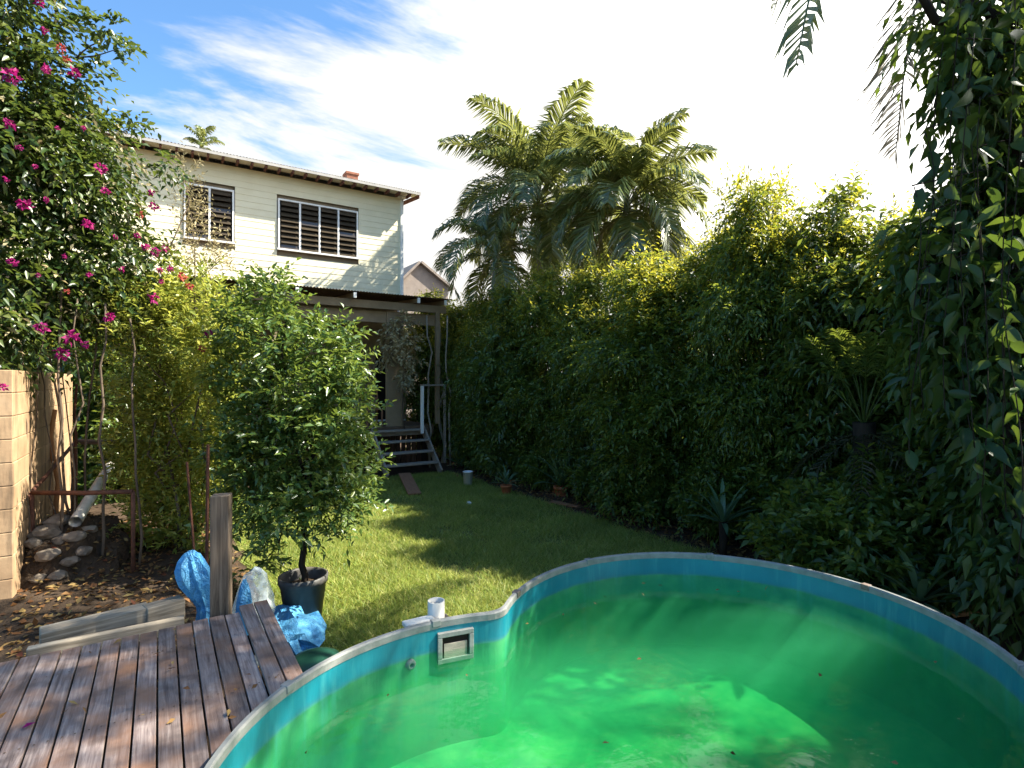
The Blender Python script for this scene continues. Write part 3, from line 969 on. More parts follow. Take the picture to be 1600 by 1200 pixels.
def sack(name, mat, prof, d, lab, cat, seed, grp=None, n_=18):
    """plastic sheet gathered into pleats; prof = rows of (px centre, py, half width px)"""
    r_ = random.Random(seed)
    ph = [r_.uniform(0, 6.28) for _ in range(4)]
    vs = []; fs = []
    rx = Vector((CT, -ST, 0)); dp = Vector((ST, CT, 0))
    for j, (px, py, hw) in enumerate(prof):
        c_ = pd(px, py, d); w = hw * d / F
        for k in range(n_):
            a_ = 2 * math.pi * k / n_
            f = 1 + .13 * math.sin(3 * a_ + ph[0] + j * .15) + (.12 if k % 2 else -.10) * (.5 + r_.random()) + r_.uniform(-.06, .06)
            vs.append(c_ + rx * math.cos(a_) * w * f + dp * math.sin(a_) * w * .85 * f + Vector((0, 0, r_.uniform(-.006, .006))))
    m_ = len(prof)
    for j in range(m_ - 1):
        for k in range(n_):
            k2 = (k + 1) % n_
            q_ = (j * n_ + k, (j + 1) * n_ + k, (j + 1) * n_ + k2, j * n_ + k2)
            fs += [(q_[0], q_[1], q_[2]), (q_[0], q_[2], q_[3])] if (j + k) % 2 else [(q_[0], q_[1], q_[3]), (q_[1], q_[2], q_[3])]
    fs += [tuple(range(n_)), tuple((m_ - 1) * n_ + k for k in range(n_))[::-1]]
    mb = MB(); mb.add(vs, fs)
    return tag(mb.build(name, mat, None), lab, cat, grp)
sack('tarpaulin_bundle', M['bluetarp'], [(300, 861, 4), (299, 866, 11), (298, 876, 17), (301, 888, 22), (305, 900, 23), (309, 912, 21), (313, 924, 17), (317, 936, 13), (320, 946, 10), (321, 954, 11), (321, 972, 13), (321, 990, 13)], 3.62, 'blue plastic bundle standing upright against the square post', 'tarpaulin', 4)
c = pd(398, 926, 3.95)
tag(tarp('plastic_bag', (c.x, c.y, .64), (.135, .13, .36), M['film'], 5.0, (1, 1, .8), .3), 'crumpled clear plastic bag slumped behind the raised deck boards', 'bag')
c = pd(383, 935, 3.75)
tag(tarp('tarpaulin_scrap', (c.x, c.y, .72), (.055, .05, .28), M['bluetarp'], 7.7, (1, 1, .5), .35), 'small blue tarpaulin scrap between square post and clear bag', 'tarpaulin')
c = pz(452, 985, .08)
tag(tarp('tarpaulin', (c.x, c.y, .02), (.26, .42, .20), M['bluetarp'], 3.1, (1.6, .9, 1.2), .55, flat=-.02), 'crumpled blue tarpaulin heaped on the ground beside the plant pot', 'tarpaulin')
c = pd(493, 1045, 4.15)
tub = thing('green_tub', 'round dark green plastic tub with a domed lid beside the pool wall', 'tub', (c.x, c.y, 0))
mb = MB(); mb.lathe((c.x, c.y, 0), [(.15, 0), (.17, .25), (.175, .26)], 28, True); mb.build('tub_body', M['greentub'], tub)
mb = MB(); mb.lathe((c.x, c.y, .26), [(.185, -.03), (.19, 0), (.175, .025), (.11, .05), (.03, .06), (.001, .061)], 28); mb.build('lid', M['greentub'], tub)

# ------------------------------------------------------------------ pool
ZR, ZW, ZF = 1.08, .927, .40
pool = thing('swimming_pool', 'above ground figure eight pool with teal liner and grey metal rim', 'pool', (2, 1.7, 0))
inn = pool_ring(0); outr = pool_ring(.035); n = len(inn)
def wallmesh(ring_a, ring_b, z0, z1):
    vs = [(p.x, p.y, z0) for p in ring_a] + [(p.x, p.y, z1) for p in ring_b]
    return vs, [(i, (i + 1) % n, n + (i + 1) % n, n + i) for i in range(n)]
mb = MB()
zl = [ZF - .02, .5, .6, .7, .8, .88, .93, 1.0, ZR - .005]
vs = []; fs = []
for z in zl:
    vs += [(p.x, p.y, z) for p in inn]
for j in range(len(zl) - 1):
    fs += [(j * n + (i + 1) % n, j * n + i, (j + 1) * n + i, (j + 1) * n + (i + 1) % n) for i in range(n)]
mb.add(vs, fs, True)
mb.build('liner', M['liner'], pool)
mb = MB(); v_, f_ = wallmesh(outr, outr, 0, ZR - .005); mb.add(v_, f_, True); mb.build('outer_wall', M['rail'], pool)
mb = MB(); mb.add([(p.x, p.y, ZF) for p in inn], [tuple(range(n))]); mb.build('pool_floor', M['pfloor'], pool)
# rim in pressed metal segments
nseg = 12
ri, ro = pool_ring(-.004), pool_ring(.025)
for s in range(nseg):
    i0 = s * n // nseg; i1 = (s + 1) * n // nseg
    vs = []; fs = []
    prof = [(0, -.028), (0, .004), (.2, .013), (.8, .013), (1, .004), (1, -.028)]
    idx = list(range(i0, i1 + 1))
    lift = .003 if s % 2 else 0
    for i in idx:
        a, b = ri[i % n], ro[i % n]
        for t, dz in prof:
            p = a.lerp(b, t)
            vs.append((p.x, p.y, ZR + dz + lift))
    m_ = len(prof)
    for i in range(len(idx) - 1):
        for k in range(m_ - 1):
            fs.append((i * m_ + k, i * m_ + k + 1, (i + 1) * m_ + k + 1, (i + 1) * m_ + k))
    fs += [tuple(range(m_)), tuple((len(idx) - 1) * m_ + k for k in range(m_))[::-1]]
    mb = MB(); mb.add(vs, fs); mb.build('rim_segment', M['rail'], pool)
    a, b = ri[i0], ro[i0]; md = (a + b) / 2; tg = (ro[(i0 + 1) % n] - ro[i0 - 1]).normalized()
    mb = MB(); mb.box((md.x, md.y, ZR + .002), (.05, .042, .034), Matrix(((tg.x, -tg.y, 0), (tg.y, tg.x, 0), (0, 0, 1)))); mb.build('rim_joint', M['greypipe'] if s % 3 == 0 else M['rail'], pool, .004)
# skimmer on the far wall of the small ring
def on_ring(px, z, ring):
    best = None
    for i, p in enumerate(ring):
        cx = CT * p.x - ST * p.y; cd = ST * p.x + CT * p.y
        if cd < 1.8:
            continue
        e = abs(800 + F * cx / cd - px)
        if best is None or e < best[0]:
            best = (e, i)
    i = best[1]
    p = ring[i]; t_ = (ring[(i + 1) % n] - ring[i - 1]).normalized()
    nn = Vector((-t_.y, t_.x))            # towards the pool's middle
    if nn.dot(PC - p) < 0:
        nn = -nn
    return Vector((p.x, p.y, z)), Vector((t_.x, t_.y, 0)), Vector((nn.x, nn.y, 0))
p, t_, nn = on_ring(712, .945, inn)
Mx = Matrix((t_, nn, Vector((0, 0, 1)))).transposed()
sk = MB()
W_, H_ = .205, .165
for dx, dz, w, h in ((0, H_ / 2 - .012, W_, .026), (0, -H_ / 2 + .012, W_, .026), (-W_ / 2 + .013, 0, .026, H_ - .052), (W_ / 2 - .013, 0, .026, H_ - .052)):
    sk.box(p + t_ * dx + Vector((0, 0, dz)) + nn * .012, (w, .022, h), Mx)
sk = sk.build('skimmer', M['rail'], pool, .003)
mb = MB(); mb.box(p + nn * .004, (W_ - .05, .006, H_ - .05), Mx); mb.build('throat_shade', M['dark'], sk)  # flat near-black panel paints the shade inside the skimmer opening
mb = MB(); mb.box(p + nn * .012 - Vector((0, 0, .02)), (W_ - .075, .008, H_ - .085), Matrix.Rotation(rad(0), 3, 'X') @ Mx); mb.build('skimmer_flap', M['steps'], sk)
for sx in (-1, 1):
    for k in range(3):
        mb = MB(); mb.lathe((0, 0, 0), [(.004, 0), (.004, .004), (.001, .005)], 8, True)
        o = mb.build('screw', M['tindark'], sk)
        ww = p + t_ * sx * (W_ / 2 - .013) + Vector((0, 0, (k - 1) * .06)) + nn * .023
        o.location = ww - Vector(pool.location); o.rotation_euler = nn.to_track_quat('Z', 'Y').to_euler()
p2, t2, n2 = on_ring(692, ZR, outr)
M2 = Matrix((t2, n2, Vector((0, 0, 1)))).transposed()
mb = MB(); mb.box(p2 - n2 * .09 - Vector((0, 0, .16)), (.19, .16, .24), M2); sb = mb.build('skimmer_housing', M['stone'], pool, .012)
hc = p2 - n2 * .10 + t2 * (-.01)
mb = MB(); mb.lathe(hc + Vector((0, 0, -.06)), [(.048, 0), (.048, .13), (.042, .13), (.042, .02)], 24); mb.build('housing_pipe', M['pvc'], sb)
p3, t3, n3 = on_ring(655, ZR, outr)
M3 = Matrix((t3, n3, Vector((0, 0, 1)))).transposed()
mb = MB(); mb.box(p3 - n3 * .05 + Vector((0, 0, -.008)), (.17, .07, .025), M3); mb.build('rim_ledge', M['pvc'], pool, .006)
p4, t4, n4 = on_ring(643, .90, inn)
mb = MB(); mb.lathe((0, 0, 0), [(.028, 0), (.028, .012), (.018, .022), (.012, .022), (.012, .0)], 18)
o = mb.build('return_nozzle', M['rail'], pool); o.location = p4 - Vector(pool.location); o.rotation_euler = n4.to_track_quat('Z', 'Y').to_euler()
# seam clips on the join between the rings
# water: a closed body that runs a hair into the liner
wr = pool_ring(.004)
mb = MB()
vs = [(p.x, p.y, ZF - .01) for p in wr] + [(p.x, p.y, ZW) for p in wr]
mb.add(vs, [(i, (i + 1) % n, n + (i + 1) % n, n + i) for i in range(n)] + [tuple(range(n))[::-1], tuple(range(n, 2 * n))])
tag(mb.build('pool_water', M['water'], None), kind='structure')

# ------------------------------------------------------------------ fence behind the hedge
fn = thing('paling_fence', 'dark brown paling fence behind the hedge along the garden bed', 'fence', (8.75, 7, 0))
pal = MB(); pal.box((0, 0, 0), (.02, .098, 1.85)); palm_me = pal.mesh('paling'); palm_me.materials.append(M['fence'])
y = -2.0; k = 0
while y < 15.5:
    o = bpy.data.objects.new('paling', palm_me); COL.objects.link(o); o.parent = fn
    o.location = (random.uniform(-.006, .006), y - 7, .95 + random.uniform(-.03, .03)); o.rotation_euler = (rad(random.uniform(-.6, .6)), 0, 0)
    y += .105; k += 1
for z in (.4, 1.5):
    mb = MB(); mb.box((8.80, 6.75, z), (.06, 17.6, .08)); mb.build('fence_rail', M['fence'], fn)
for y in np.arange(-2, 15.6, 2.4):
    mb = MB(); mb.box((8.87, y, .95), (.09, .09, 1.95)); mb.build('fence_post', M['fence'], fn)

# ------------------------------------------------------------------ hedge trees
def hedge_template(seed, h, rx=.85, n=4200, mat='hedge', ll=.10, lw=.04):
    rng = np.random.default_rng(seed)
    blobs = []
    nt = 10
    for i in range(nt):
        t = (i + .5 + .5 * (rng.random() - .5)) / nt
        z = .3 + (h - .65) * t
        s = (.66 + .5 * math.sin(math.pi * (.15 + .72 * t))) * (1 - .5 * max(0, t - .65) / .35)
        a0 = rng.random() * 6.28
        for j in range(4):
            if rng.random() < .14:
                continue
            a = a0 + j * 1.571 + rng.normal() * .3; q = rx * s * (.45 + .35 * rng.random())
            b_ = rx * s * (.36 + .2 * rng.random())
            blobs.append(((math.cos(a) * q, math.sin(a) * q, z + rng.normal() * .14), (b_, b_, .14 + .09 * rng.random())))
        blobs.append(((0, 0, z), (.28 * s, .28 * s, .22)))
    leaf = spray(rng, blobs, n, 8, .32 * (ll / .1) ** .5, ll, lw, .8, .02, .45, .3)
    me = leaves_mesh('crown', *leaf, curl=.2); me.materials.append(M[mat])
    # young yellow-green shoots on the upper parts
    tb = [b for b in blobs if b[0][2] > h * .62]
    c_ = [(b[0], tuple(np.array(b[1]) * 1.08)) for b in tb]
    P, D, N, L, W = spray(rng, c_, 520, 8, .36, .095, .036, .6, .75, .1, .8)
    kk = P[:, 2] > h * .66
    me2 = leaves_mesh('young_shoots', P[kk], D[kk], N[kk], L[kk], W[kk], curl=.1); me2.materials.append(M['young'])
    mb = MB()
    for s_ in range(3):
        a = s_ * 2.1 + rng.random()
        limb(mb, (math.cos(a) * .08, math.sin(a) * .08, -.05), (math.cos(a) * .25, math.sin(a) * .25, h * .8), .035, .008, rng, .06, 8, 6)
    for b in blobs[::2]:
        limb(mb, (0, 0, b[0][2] - .35), b[0], .014, .005, rng, .1, 4, 5)
    me3 = mb.mesh('trunk'); me3.materials.append(M['bark'])
    return me, me2, me3
TPL = [hedge_template(21 + i, 5.0) for i in range(4)] + [hedge_template(41, 5.0, .85, 2600, mat='hedge2', ll=.15, lw=.062), hedge_template(42, 5.0, .9, 2400, mat='hedge2', ll=.16, lw=.05)]
hedge = [  # x, y, height, width, template, spin, label
    (7.55, 12.7, 5.0, 1.0, 0, .3, 'dense hedge tree nearest the verandah steps, under the drooping palm fronds'),
    (7.2, 11.2, 4.7, .85, 4, 1.9, 'dense hedge tree rising behind the white bucket'),
    (7.6, 10.1, 5.2, 1.05, 2, 2.6, 'dense hedge tree behind the small terracotta pot'),
    (7.5, 8.7, 5.0, .85, 3, .9, 'hedge tree behind the terracotta pot with the spiky plant'),
    (7.85, 7.7, 4.7, .9, 5, 4.1, 'low hedge tree in the dip of the hedge below the second palm'),
    (7.1, 6.55, 4.8, 1.05, 0, 3.7, 'hedge tree with bright yellow tips just beyond the pool rim'),
    (7.7, 5.7, 5.0, .9, 1, 5.2, 'hedge tree with yellow shoots behind the dark agave'),
    (7.35, 4.75, 5.6, .85, 2, .2, 'tallest hedge tree, its pointed top standing clear against white sky'),
    (7.75, 3.85, 5.1, .85, 5, 2.2, 'hedge tree between the tallest one and the short trunked palm'),
    (8.0, 3.0, 4.5, .9, 4, 1.1, 'dark hedge tree behind the short trunked palm'),
    (8.1, 2.1, 4.6, .95, 1, 2.9, 'dark hedge tree mostly hidden behind the climbing vine'),
    (7.35, 1.65, 5.4, .9, 2, 1.9, 'dark hedge tree at the picture edge behind the vine covered trunk'),
    (7.2, .35, 4.2, .9, 3, 3.9, 'unseen low hedge tree beside the tall palm, added to shade the pool'),  # this and the next two are unseen, placed to shape the pool's shade
    (7.0, -1.25, 8.2, .85, 1, .6, 'unseen tall hedge tree, added to shade the near side of the pool'),
    (7.0, -2.3, 8.0, .9, 0, 5.5, 'second unseen hedge tree, added for shade, nearer the viewer'),
    (7.6, 14.6, 5.0, 1.0, 3, 1.5, 'hedge tree beside the verandah, behind the handrail'),
    (7.5, 16.4, 5.2, 1.1, 4, 4.5, 'farthest hedge tree, beyond the end of the verandah'),
]
def put_tree(x, y, h, w, k, spin, lab, h0=5.0, name='hedge_tree', cat='hedge tree', grp='tall hedge trees along the garden bed', tp=None):
    tp = tp or TPL[k]
    t = thing(name, lab, cat, (x, y, gz(x, y)), grp)
    t.rotation_euler = (0, 0, spin); t.scale = (w, w, h / h0)
    for nm, me in zip(('crown', 'young_shoots', 'trunk'), tp):
        o = bpy.data.objects.new(nm, me); COL.objects.link(o); o.parent = t
    return t
for a in hedge:
    put_tree(*a)
for x, y, h, w, k, sp_in, lab in ((-.55, 10.6, 3.3, .8, 4, .4, 'added dark bush beyond the far end of the block wall'), (.45, 11.6, 3.2, .85, 5, 2.0, 'added dark bush behind the slender shrub, in front of the verandah'), (-1.5, 12.2, 3.8, .9, 4, 3.3, 'added dark bush behind the block wall under the house')):
    put_tree(x, y, h, w, k, sp_in, lab, name='filler_bush', cat='bush', grp='added dark bushes filling the gap by the left end of the verandah')  # bushes added to darken the pale gap behind wall and slender shrub
# shrubs at the foot of the hedge
def shrub_template(seed, n=900):
    rng = np.random.default_rng(seed)
    blobs = [((rng.normal() * .22, rng.normal() * .22, .3 + .4 * rng.random()), (.34, .34, .3)) for _ in range(6)]
    me = leaves_mesh('foliage', *spray(rng, blobs, n, 8, .2, .085, .036, .7, .3, .25, .4)); me.materials.append(M['hedge'])
    mb = MB()
    for b in blobs:
        limb(mb, (0, 0, -.03), b[0], .015, .005, rng, .1, 4, 5)
    st_ = mb.mesh('stem'); st_.materials.append(M['bark'])
    return me, st_
SH = [shrub_template(70 + i) for i in range(3)]
shr = [(6.25, 2.8, 1.45, 'tall shrub hiding the trunk of the short upright palm'), (7.15, 2.75, 1.6, 'dark shrub between the short upright palm and the vine'), (7.25, 5.2, 1.25, 'low leafy shrub at the hedge foot behind the pool rim'), (7.25, 6.6, 1.1, 'low shrub to the near side of the spiky pot plant'),
       (7.25, 4.15, 1.35, 'broad low shrub beside the dark agave under the tallest hedge tree'), (7.25, 7.9, 1.0, 'rounded shrub directly beyond the spiky pot plant'),
       (7.25, 9.6, 1.0, 'small shrub between the two terracotta pots'), (7.25, 11.0, .9, 'small shrub beside the white bucket'),
       (7.25, 12.3, 1.2, 'bushy shrub next to the steps handrail'), (7.25, 3.2, 1.1, 'low shrub around the pale bladed agave'), (6.6, 2.4, .9, 'near shrub close to the vine covered trunk')]
for i, (x, y, s, lab) in enumerate(shr):
    t = thing('garden_shrub', lab, 'shrub', (x, y, gz(x, y)), 'shrubs at the foot of the hedge')
    t.scale = (s, s, s); t.rotation_euler = (0, 0, i * 1.3)
    for nm, me in zip(('foliage', 'stem'), SH[i % 3]):
        o = bpy.data.objects.new(nm, me); COL.objects.link(o); o.parent = t

# ------------------------------------------------------------------ palms
def palm(base, top, lab, nf, length, seed, ll=.5, r0=.09, lw=.036, name='palm_tree', extra=(), elev=(85, -10), droop=(40, 105), nl=52, grp='feather palms behind the hedge'):
    rng = np.random.default_rng(seed)
    t = thing(name, lab, 'palm', base, grp)
    mb = MB(); b, tp_ = Vector(base), Vector(top)
    pts = [b.lerp(tp_, i / 12) + Vector((.05 * math.sin(i), .05 * math.cos(i * 1.3), 0)) for i in range(13)]
    pts[-1] = tp_
    mb.tube(pts, [r0 * (1.15 - .25 * i / 12) for i in range(13)], 10); mb.build('trunk', M['palebark'], t)
    mb = MB(); mb.tube([tp_ - Vector((0, 0, .1)), tp_ + Vector((0, 0, .25)), tp_ + Vector((0, 0, .6))], [r0 * .95, r0 * 1.1, r0 * .5], 10); mb.build('crownshaft', M['palmstem'], t)
    for i in range(nf):
        f = i / (nf - 1)
        e = rad(elev[0] + (elev[1] - elev[0]) * f ** .9)
        az = i * 2.39996 + rng.normal() * .15
        frond(rng, tp_ + Vector((0, 0, .45 - .3 * f)), az, e, length * (.85 + .25 * rng.random()), rad(droop[0] + (droop[1] - droop[0]) * (.15 + .6 * f + .3 * rng.random())), nl, ll, lw, parent=t)
    return t
pc1 = pX(842, 318, 9.5); pc2 = pX(980, 312, 9.4)
palm((pc1.x + .3, pc1.y, 0), (pc1.x, pc1.y, pc1.z - .3), 'larger feather palm with tall arching crown against white sky', 38, 3.2, 5, .95, lw=.055, nl=90, elev=(89, -12), droop=(35, 130))
palm((pc2.x, pc2.y, 0), (pc2.x, pc2.y, pc2.z - .5), 'second feather palm whose round crown stands over the dip in the hedge', 36, 2.3, 6, .8, lw=.05, nl=82, elev=(88, -12), droop=(35, 130))
pc3 = pX(775, 415, 7.6)
palm((pc3.x, pc3.y, 0), (pc3.x, pc3.y, pc3.z), 'lower palm with long drooping fronds hanging by the verandah roof', 15, 2.1, 7, .7, lw=.045, nl=64, elev=(75, -10), droop=(90, 140))
# pale bare stems of cane palms beside the stairs
for k, (px, w) in enumerate(((690, .05), (672, .03), (704, .03))):
    b = pY(px, 700, 14.2 - k * .3)
    mb = MB(); rng = np.random.default_rng(k + 3)
    limb(mb, (b.x, b.y, 0), (b.x - .1, b.y, 4.2), w, w * .7, rng, .02, 8, 8)
    tag(mb.build('palm_cane_stem', M['palebark'], None), ['thick pale bare cane behind the handrail of the steps', 'thin bare cane nearest the white handrail post', 'thin bare cane on the hedge side of the thick one'][k], 'cane', 'bare canes beside the steps')
pb_ = pd(315, 218, 21.5)
palm((pb_.x, pb_.y, 0), (pb_.x, pb_.y, pb_.z - .6), 'small sunlit palm top showing above the house roof', 12, .85, 8, .3, .08, .05, elev=(88, 20), droop=(40, 90), nl=26, grp=None)

# short palm with upright fronds in the hedge
sp_ = pX(1350, 660, 6.9)
t = thing('cycad_palm', 'short trunked palm with upright dark stalks in front of the hedge', 'palm', (sp_.x, sp_.y, 0))
mb = MB(); mb.tube([(sp_.x, sp_.y, -.05), (sp_.x + .03, sp_.y, 1.0), (sp_.x, sp_.y, sp_.z)], [.13, .11, .12], 12); mb.build('trunk', M['darkbark'], t)
rng = np.random.default_rng(40)
for i in range(15):
    frond(rng, (sp_.x, sp_.y, sp_.z - .05), i * 2.4, rad(86 - i * 2.0), 1.25, rad(10 + 40 * rng.random()), 24, .26, .018, .5, .7, parent=t, mat=M['hedge2'])

for i in range(12):
    frond(rng, (sp_.x, sp_.y, sp_.z - .1), i * 2.4 + 1, rad(-5 - 30 * rng.random()), 1.1, rad(45), 22, .26, .02, .1, .8, mat=M['darkfrond'], parent=t, name='drooping_frond')
# overhead palm on the near right, its crown above the picture
op = Vector((6.75, 1.2, 0))
t = thing('tall_palm', 'tall dark palm at the edge of the garden bed with fronds hanging into the sky', 'palm', op)
mb = MB(); mb.tube([op + Vector((.04 * math.sin(i), 0, 7.4 * i / 12)) for i in range(13)], [.15 - .003 * i for i in range(13)], 12); mb.build('trunk', M['darkbark'], t)
rng = np.random.default_rng(41)
for i in range(11):
    frond(rng, op + Vector((0, 0, 7.5)), i * 2.39996 + .6, rad(75 - i * 6), 3.0, rad(60 + 50 * rng.random()), 46, .55, .045, parent=t)
a0 = op + Vector((0, 0, 7.3)); 
pth = [a0, pd(1450, -330, 4.9), pd(1360, -230, 4.5), pd(1295, -130, 4.2), pd(1262, 10, 4.05), pd(1244, 100, 4.0)]
frond(rng, a0, 0, 0, 3, 0, 30, .42, .05, .3, 1.4, parent=t, path=pth)
pth = [op + Vector((0, 0, 6.9)), pd(1520, -200, 5.7), pd(1452, -70, 5.8), pd(1428, 20, 5.8), pd(1412, 120, 5.8), pd(1400, 235, 5.8)]
frond(rng, op, 0, 0, 3, 0, 70, .8, .03, .2, .2, mat=M['palm_dead'], parent=t, path=pth, name='dead_frond')

# ------------------------------------------------------------------ spiky plants and pots
def rosette(lab, x, y, s, nleaf, seed, name='agave', up=.5, parent=None, z=None, mat=None, w=.06):
    rng = np.random.default_rng(seed)
    z = gz(x, y) if z is None else z
    t = parent or thing(name, lab, name.split('_')[-1], (x, y, z), 'spiky rosette plants in the bed')
    if parent is None:
        mb = MB(); mb.tube([(x, y, gz(x, y) - .03), (x, y, z + .08)], [.05, .06], 8); mb.build('stem', M['darkbark'], t)
    for i in range(nleaf):
        az = i * 2.39996; e = rad(80 - 75 * (i / nleaf) ** 1.0) * (.6 + up * .6)
        L = s * (.8 + .35 * rng.random())
        vs = []; fs = []
        p = Vector((x, y, z + .05)); m_ = 6
        for k in range(m_ + 1):
            f = k / m_
            ee = e - rad(35) * f * f
            dr_ = Vector((math.cos(ee) * math.sin(az), math.cos(ee) * math.cos(az), math.sin(ee)))
            sd = Vector((math.cos(az), -math.sin(az), 0))
            nr = sd.cross(dr_)
            wd = w * s * (.55 + 1.1 * f) * (1 - f ** 2.2) + .002
            vs += [p - sd * wd - nr * wd * .35 * -1, p, p + sd * wd + nr * wd * .35]
            p = p + dr_ * L / m_
        for k in range(m_):
            a = k * 3
            fs += [(a, a + 1, a + 4, a + 3), (a + 1, a + 2, a + 5, a + 4)]
        mb = MB(); mb.add(vs, fs, True); mb.build('leaf', mat or M['agave'], t)
    return t
g = pX(1130, 800, 6.4); rosette('dark green agave rosette in the bed behind the pool rim', g.x, g.y, .62, 22, 1, z=.42)
g = pX(1437, 850, 5.75); rosette('large agave with pale lower blades beside the pool', g.x, g.y, .62, 22, 2, z=.35)
g = pX(1212, 812, 6.2); rosette('small agave between the two larger rosettes', g.x, g.y, .42, 16, 3, z=.35)
g = pz(705, 735, 0.02); rosette('bright green strappy plant at the foot of the bare stems', g.x + .3, g.y, .55, 18, 4, name='strap_plant')
def terracotta(px, py, r, h, lab, plant):
    g_ = pz(px, py, .03)
    t = thing('potted_plant', lab, 'plant pot', (g_.x, g_.y, 0), 'terracotta pots beside the lawn')
    mb = MB(); mb.lathe((g_.x, g_.y, .0), [(r * .68, 0), (r * .92, h * .78), (r, h * .78), (r * 1.02, h), (r * .9, h), (r * .85, h * .8)], 24, False); mb.build('pot', M['terracotta'], t)
    mb = MB(); mb.lathe((g_.x, g_.y, h * .85), [(r * .88, 0), (.001, .005)], 24); mb.build('soil', M['soil'], t)
    rosette('', g_.x, g_.y, plant, 18, int(px), parent=t, z=h * .8, up=.7)
terracotta(791, 770, .12, .20, 'small terracotta pot with a low spiky plant', .4)
terracotta(876, 776, .15, .25, 'larger terracotta pot holding a tall spiky rosette plant', .85)
g = pz(731, 758, 0)
t = thing('white_bucket', 'white plastic bucket standing on the far edge of the lawn', 'bucket', g)
mb = MB(); mb.lathe((g.x, g.y, 0), [(.001, 0), (.095, 0), (.115, .30), (.12, .30), (.12, .32), (.108, .32), (.09, .02)], 24); mb.build('bucket_body', M['bucketwhite'], t)
mb = MB(); mb.tube([(g.x + .115 * math.cos(a), g.y - .02 - .03 * math.sin(a), .30 - .12 * math.sin(a)) for a in np.linspace(0, math.pi, 12)], .004, 5); mb.build('handle', M['rail'], t)
g = pz(733, 787, .02); tag(lump('pale_stone', (g.x, g.y, .03), (.05, .05, .035), M['bucketwhite'], .2, 1.5, 3, 2.2), 'small white scrap lying on the shaded lawn', 'scrap')
g = pz(880, 791, .0)
mb = MB(); mb.bar((g.x - .05, g.y + .3, .04), (g.x + .1, g.y - .35, .04), .11, .035)
tag(mb.build('edging_board', M['plank'], None, .005), 'short brown board lying along the lawn edge below the larger terracotta pot', 'board')
g = pX(1503, 958, 5.2)
mb = MB(); a_, b_ = pz(1470, 961, .09), pz(1530, 955, .09); mb.bar(a_, b_, .08, .04)
tag(mb.build('offcut_board', M['orange'], None, .004), 'short orange timber offcut lying beyond the pool rim', 'board')

# ------------------------------------------------------------------ potted tree
ptb = pz(474, 972, 0)
pt = thing('potted_tree', 'bushy small leaved tree growing in a black nursery pot on the lawn', 'tree', (ptb.x, ptb.y, 0))
r_ = .225
mb = MB(); mb.lathe((ptb.x, ptb.y, 0), [(.001, 0), (r_ * .74, 0), (r_ * .97, .40), (r_ * 1.03, .40), (r_ * 1.05, .47), (r_ * .98, .475), (r_ * .93, .44), (r_ * .9, .36)], 36)
pot = mb.build('pot', M['pot'], pt)
mb = MB(); mb.lathe((ptb.x, ptb.y, .36), [(r_ * .93, 0), (r_ * .5, .015), (.001, .02)], 30); mb.build('soil', M['soil'], pot)
rng = np.random.default_rng(5)
PT = [(426, 462, 24, 32), (408, 520, 44, 52), (490, 545, 46, 42), (545, 560, 20, 34), (385, 605, 36, 62), (460, 625, 76, 66), (532, 645, 36, 58),
      (392, 705, 46, 62), (470, 718, 76, 72), (545, 725, 30, 50), (385, 782, 32, 38), (448, 800, 60, 38), (524, 790, 46, 34), (418, 868, 12, 26)]
dpt = 5.45
blobs = [blob_px(a, b, c_, d_, dpt + rng.normal() * .16) for a, b, c_, d_ in PT]
me = leaves_mesh('crown', *spray(rng, blobs, 2300, 9, .26, .082, .034, .7, .45, .15, .45, lump=.4), curl=.12)
link('crown', me, pt, M['pot_tree'])
mb = MB()
fk = Vector((ptb.x, ptb.y, 1.05))
limb(mb, (ptb.x, ptb.y, .34), fk, .034, .028, rng, .04, 6, 9)
for b in blobs:
    limb(mb, fk + Vector((0, 0, rng.random() * .5)), b[0], .016, .004, rng, .10, 6, 6)
mb.build('trunk', M['darkbark'], pt)

# ------------------------------------------------------------------ yellow-green shrub behind the deck
ys_base = pd(283, 845, 6.0)
yt = thing('slender_shrub', 'tall fine leaved yellow green shrub between the wall and the potted tree', 'shrub', (ys_base.x, ys_base.y, .6))
rng = np.random.default_rng(9)
YS = [(300, 480, 50, 50), (262, 535, 58, 62), (322, 560, 44, 62), (245, 620, 52, 62), (305, 650, 48, 70), (335, 690, 30, 60), (230, 715, 42, 52), (280, 755, 52, 60), (245, 815, 42, 40), (300, 820, 36, 46), (225, 490, 40, 40)]
blobs = [blob_px(a, b, c_, d_, 6.0 + rng.normal() * .2) for a, b, c_, d_ in YS]
link('crown', leaves_mesh('crown', *spray(rng, blobs, 2600, 9, .26, .085, .028, .6, .55, .1, .45), curl=.1), yt, M['yellow'])
blobs2 = [blob_px(298, 330, 16, 60, 6.1), blob_px(312, 400, 26, 45, 6.1), blob_px(350, 400, 14, 30, 6.1), blob_px(288, 270, 10, 30, 6.1)]
link('sparse_twigs', leaves_mesh('sparse_twigs', *spray(rng, blobs2, 190, 7, .22, .06, .016, .4, .9, 0, .2)), yt, M['dry'])
mb = MB()
for b in blobs + blobs2:
    limb(mb, (ys_base.x + rng.normal() * .08, ys_base.y + rng.normal() * .08, .55), b[0], .018, .004, rng, .08, 7, 6)
mb.build('stem', M['bark'], yt)

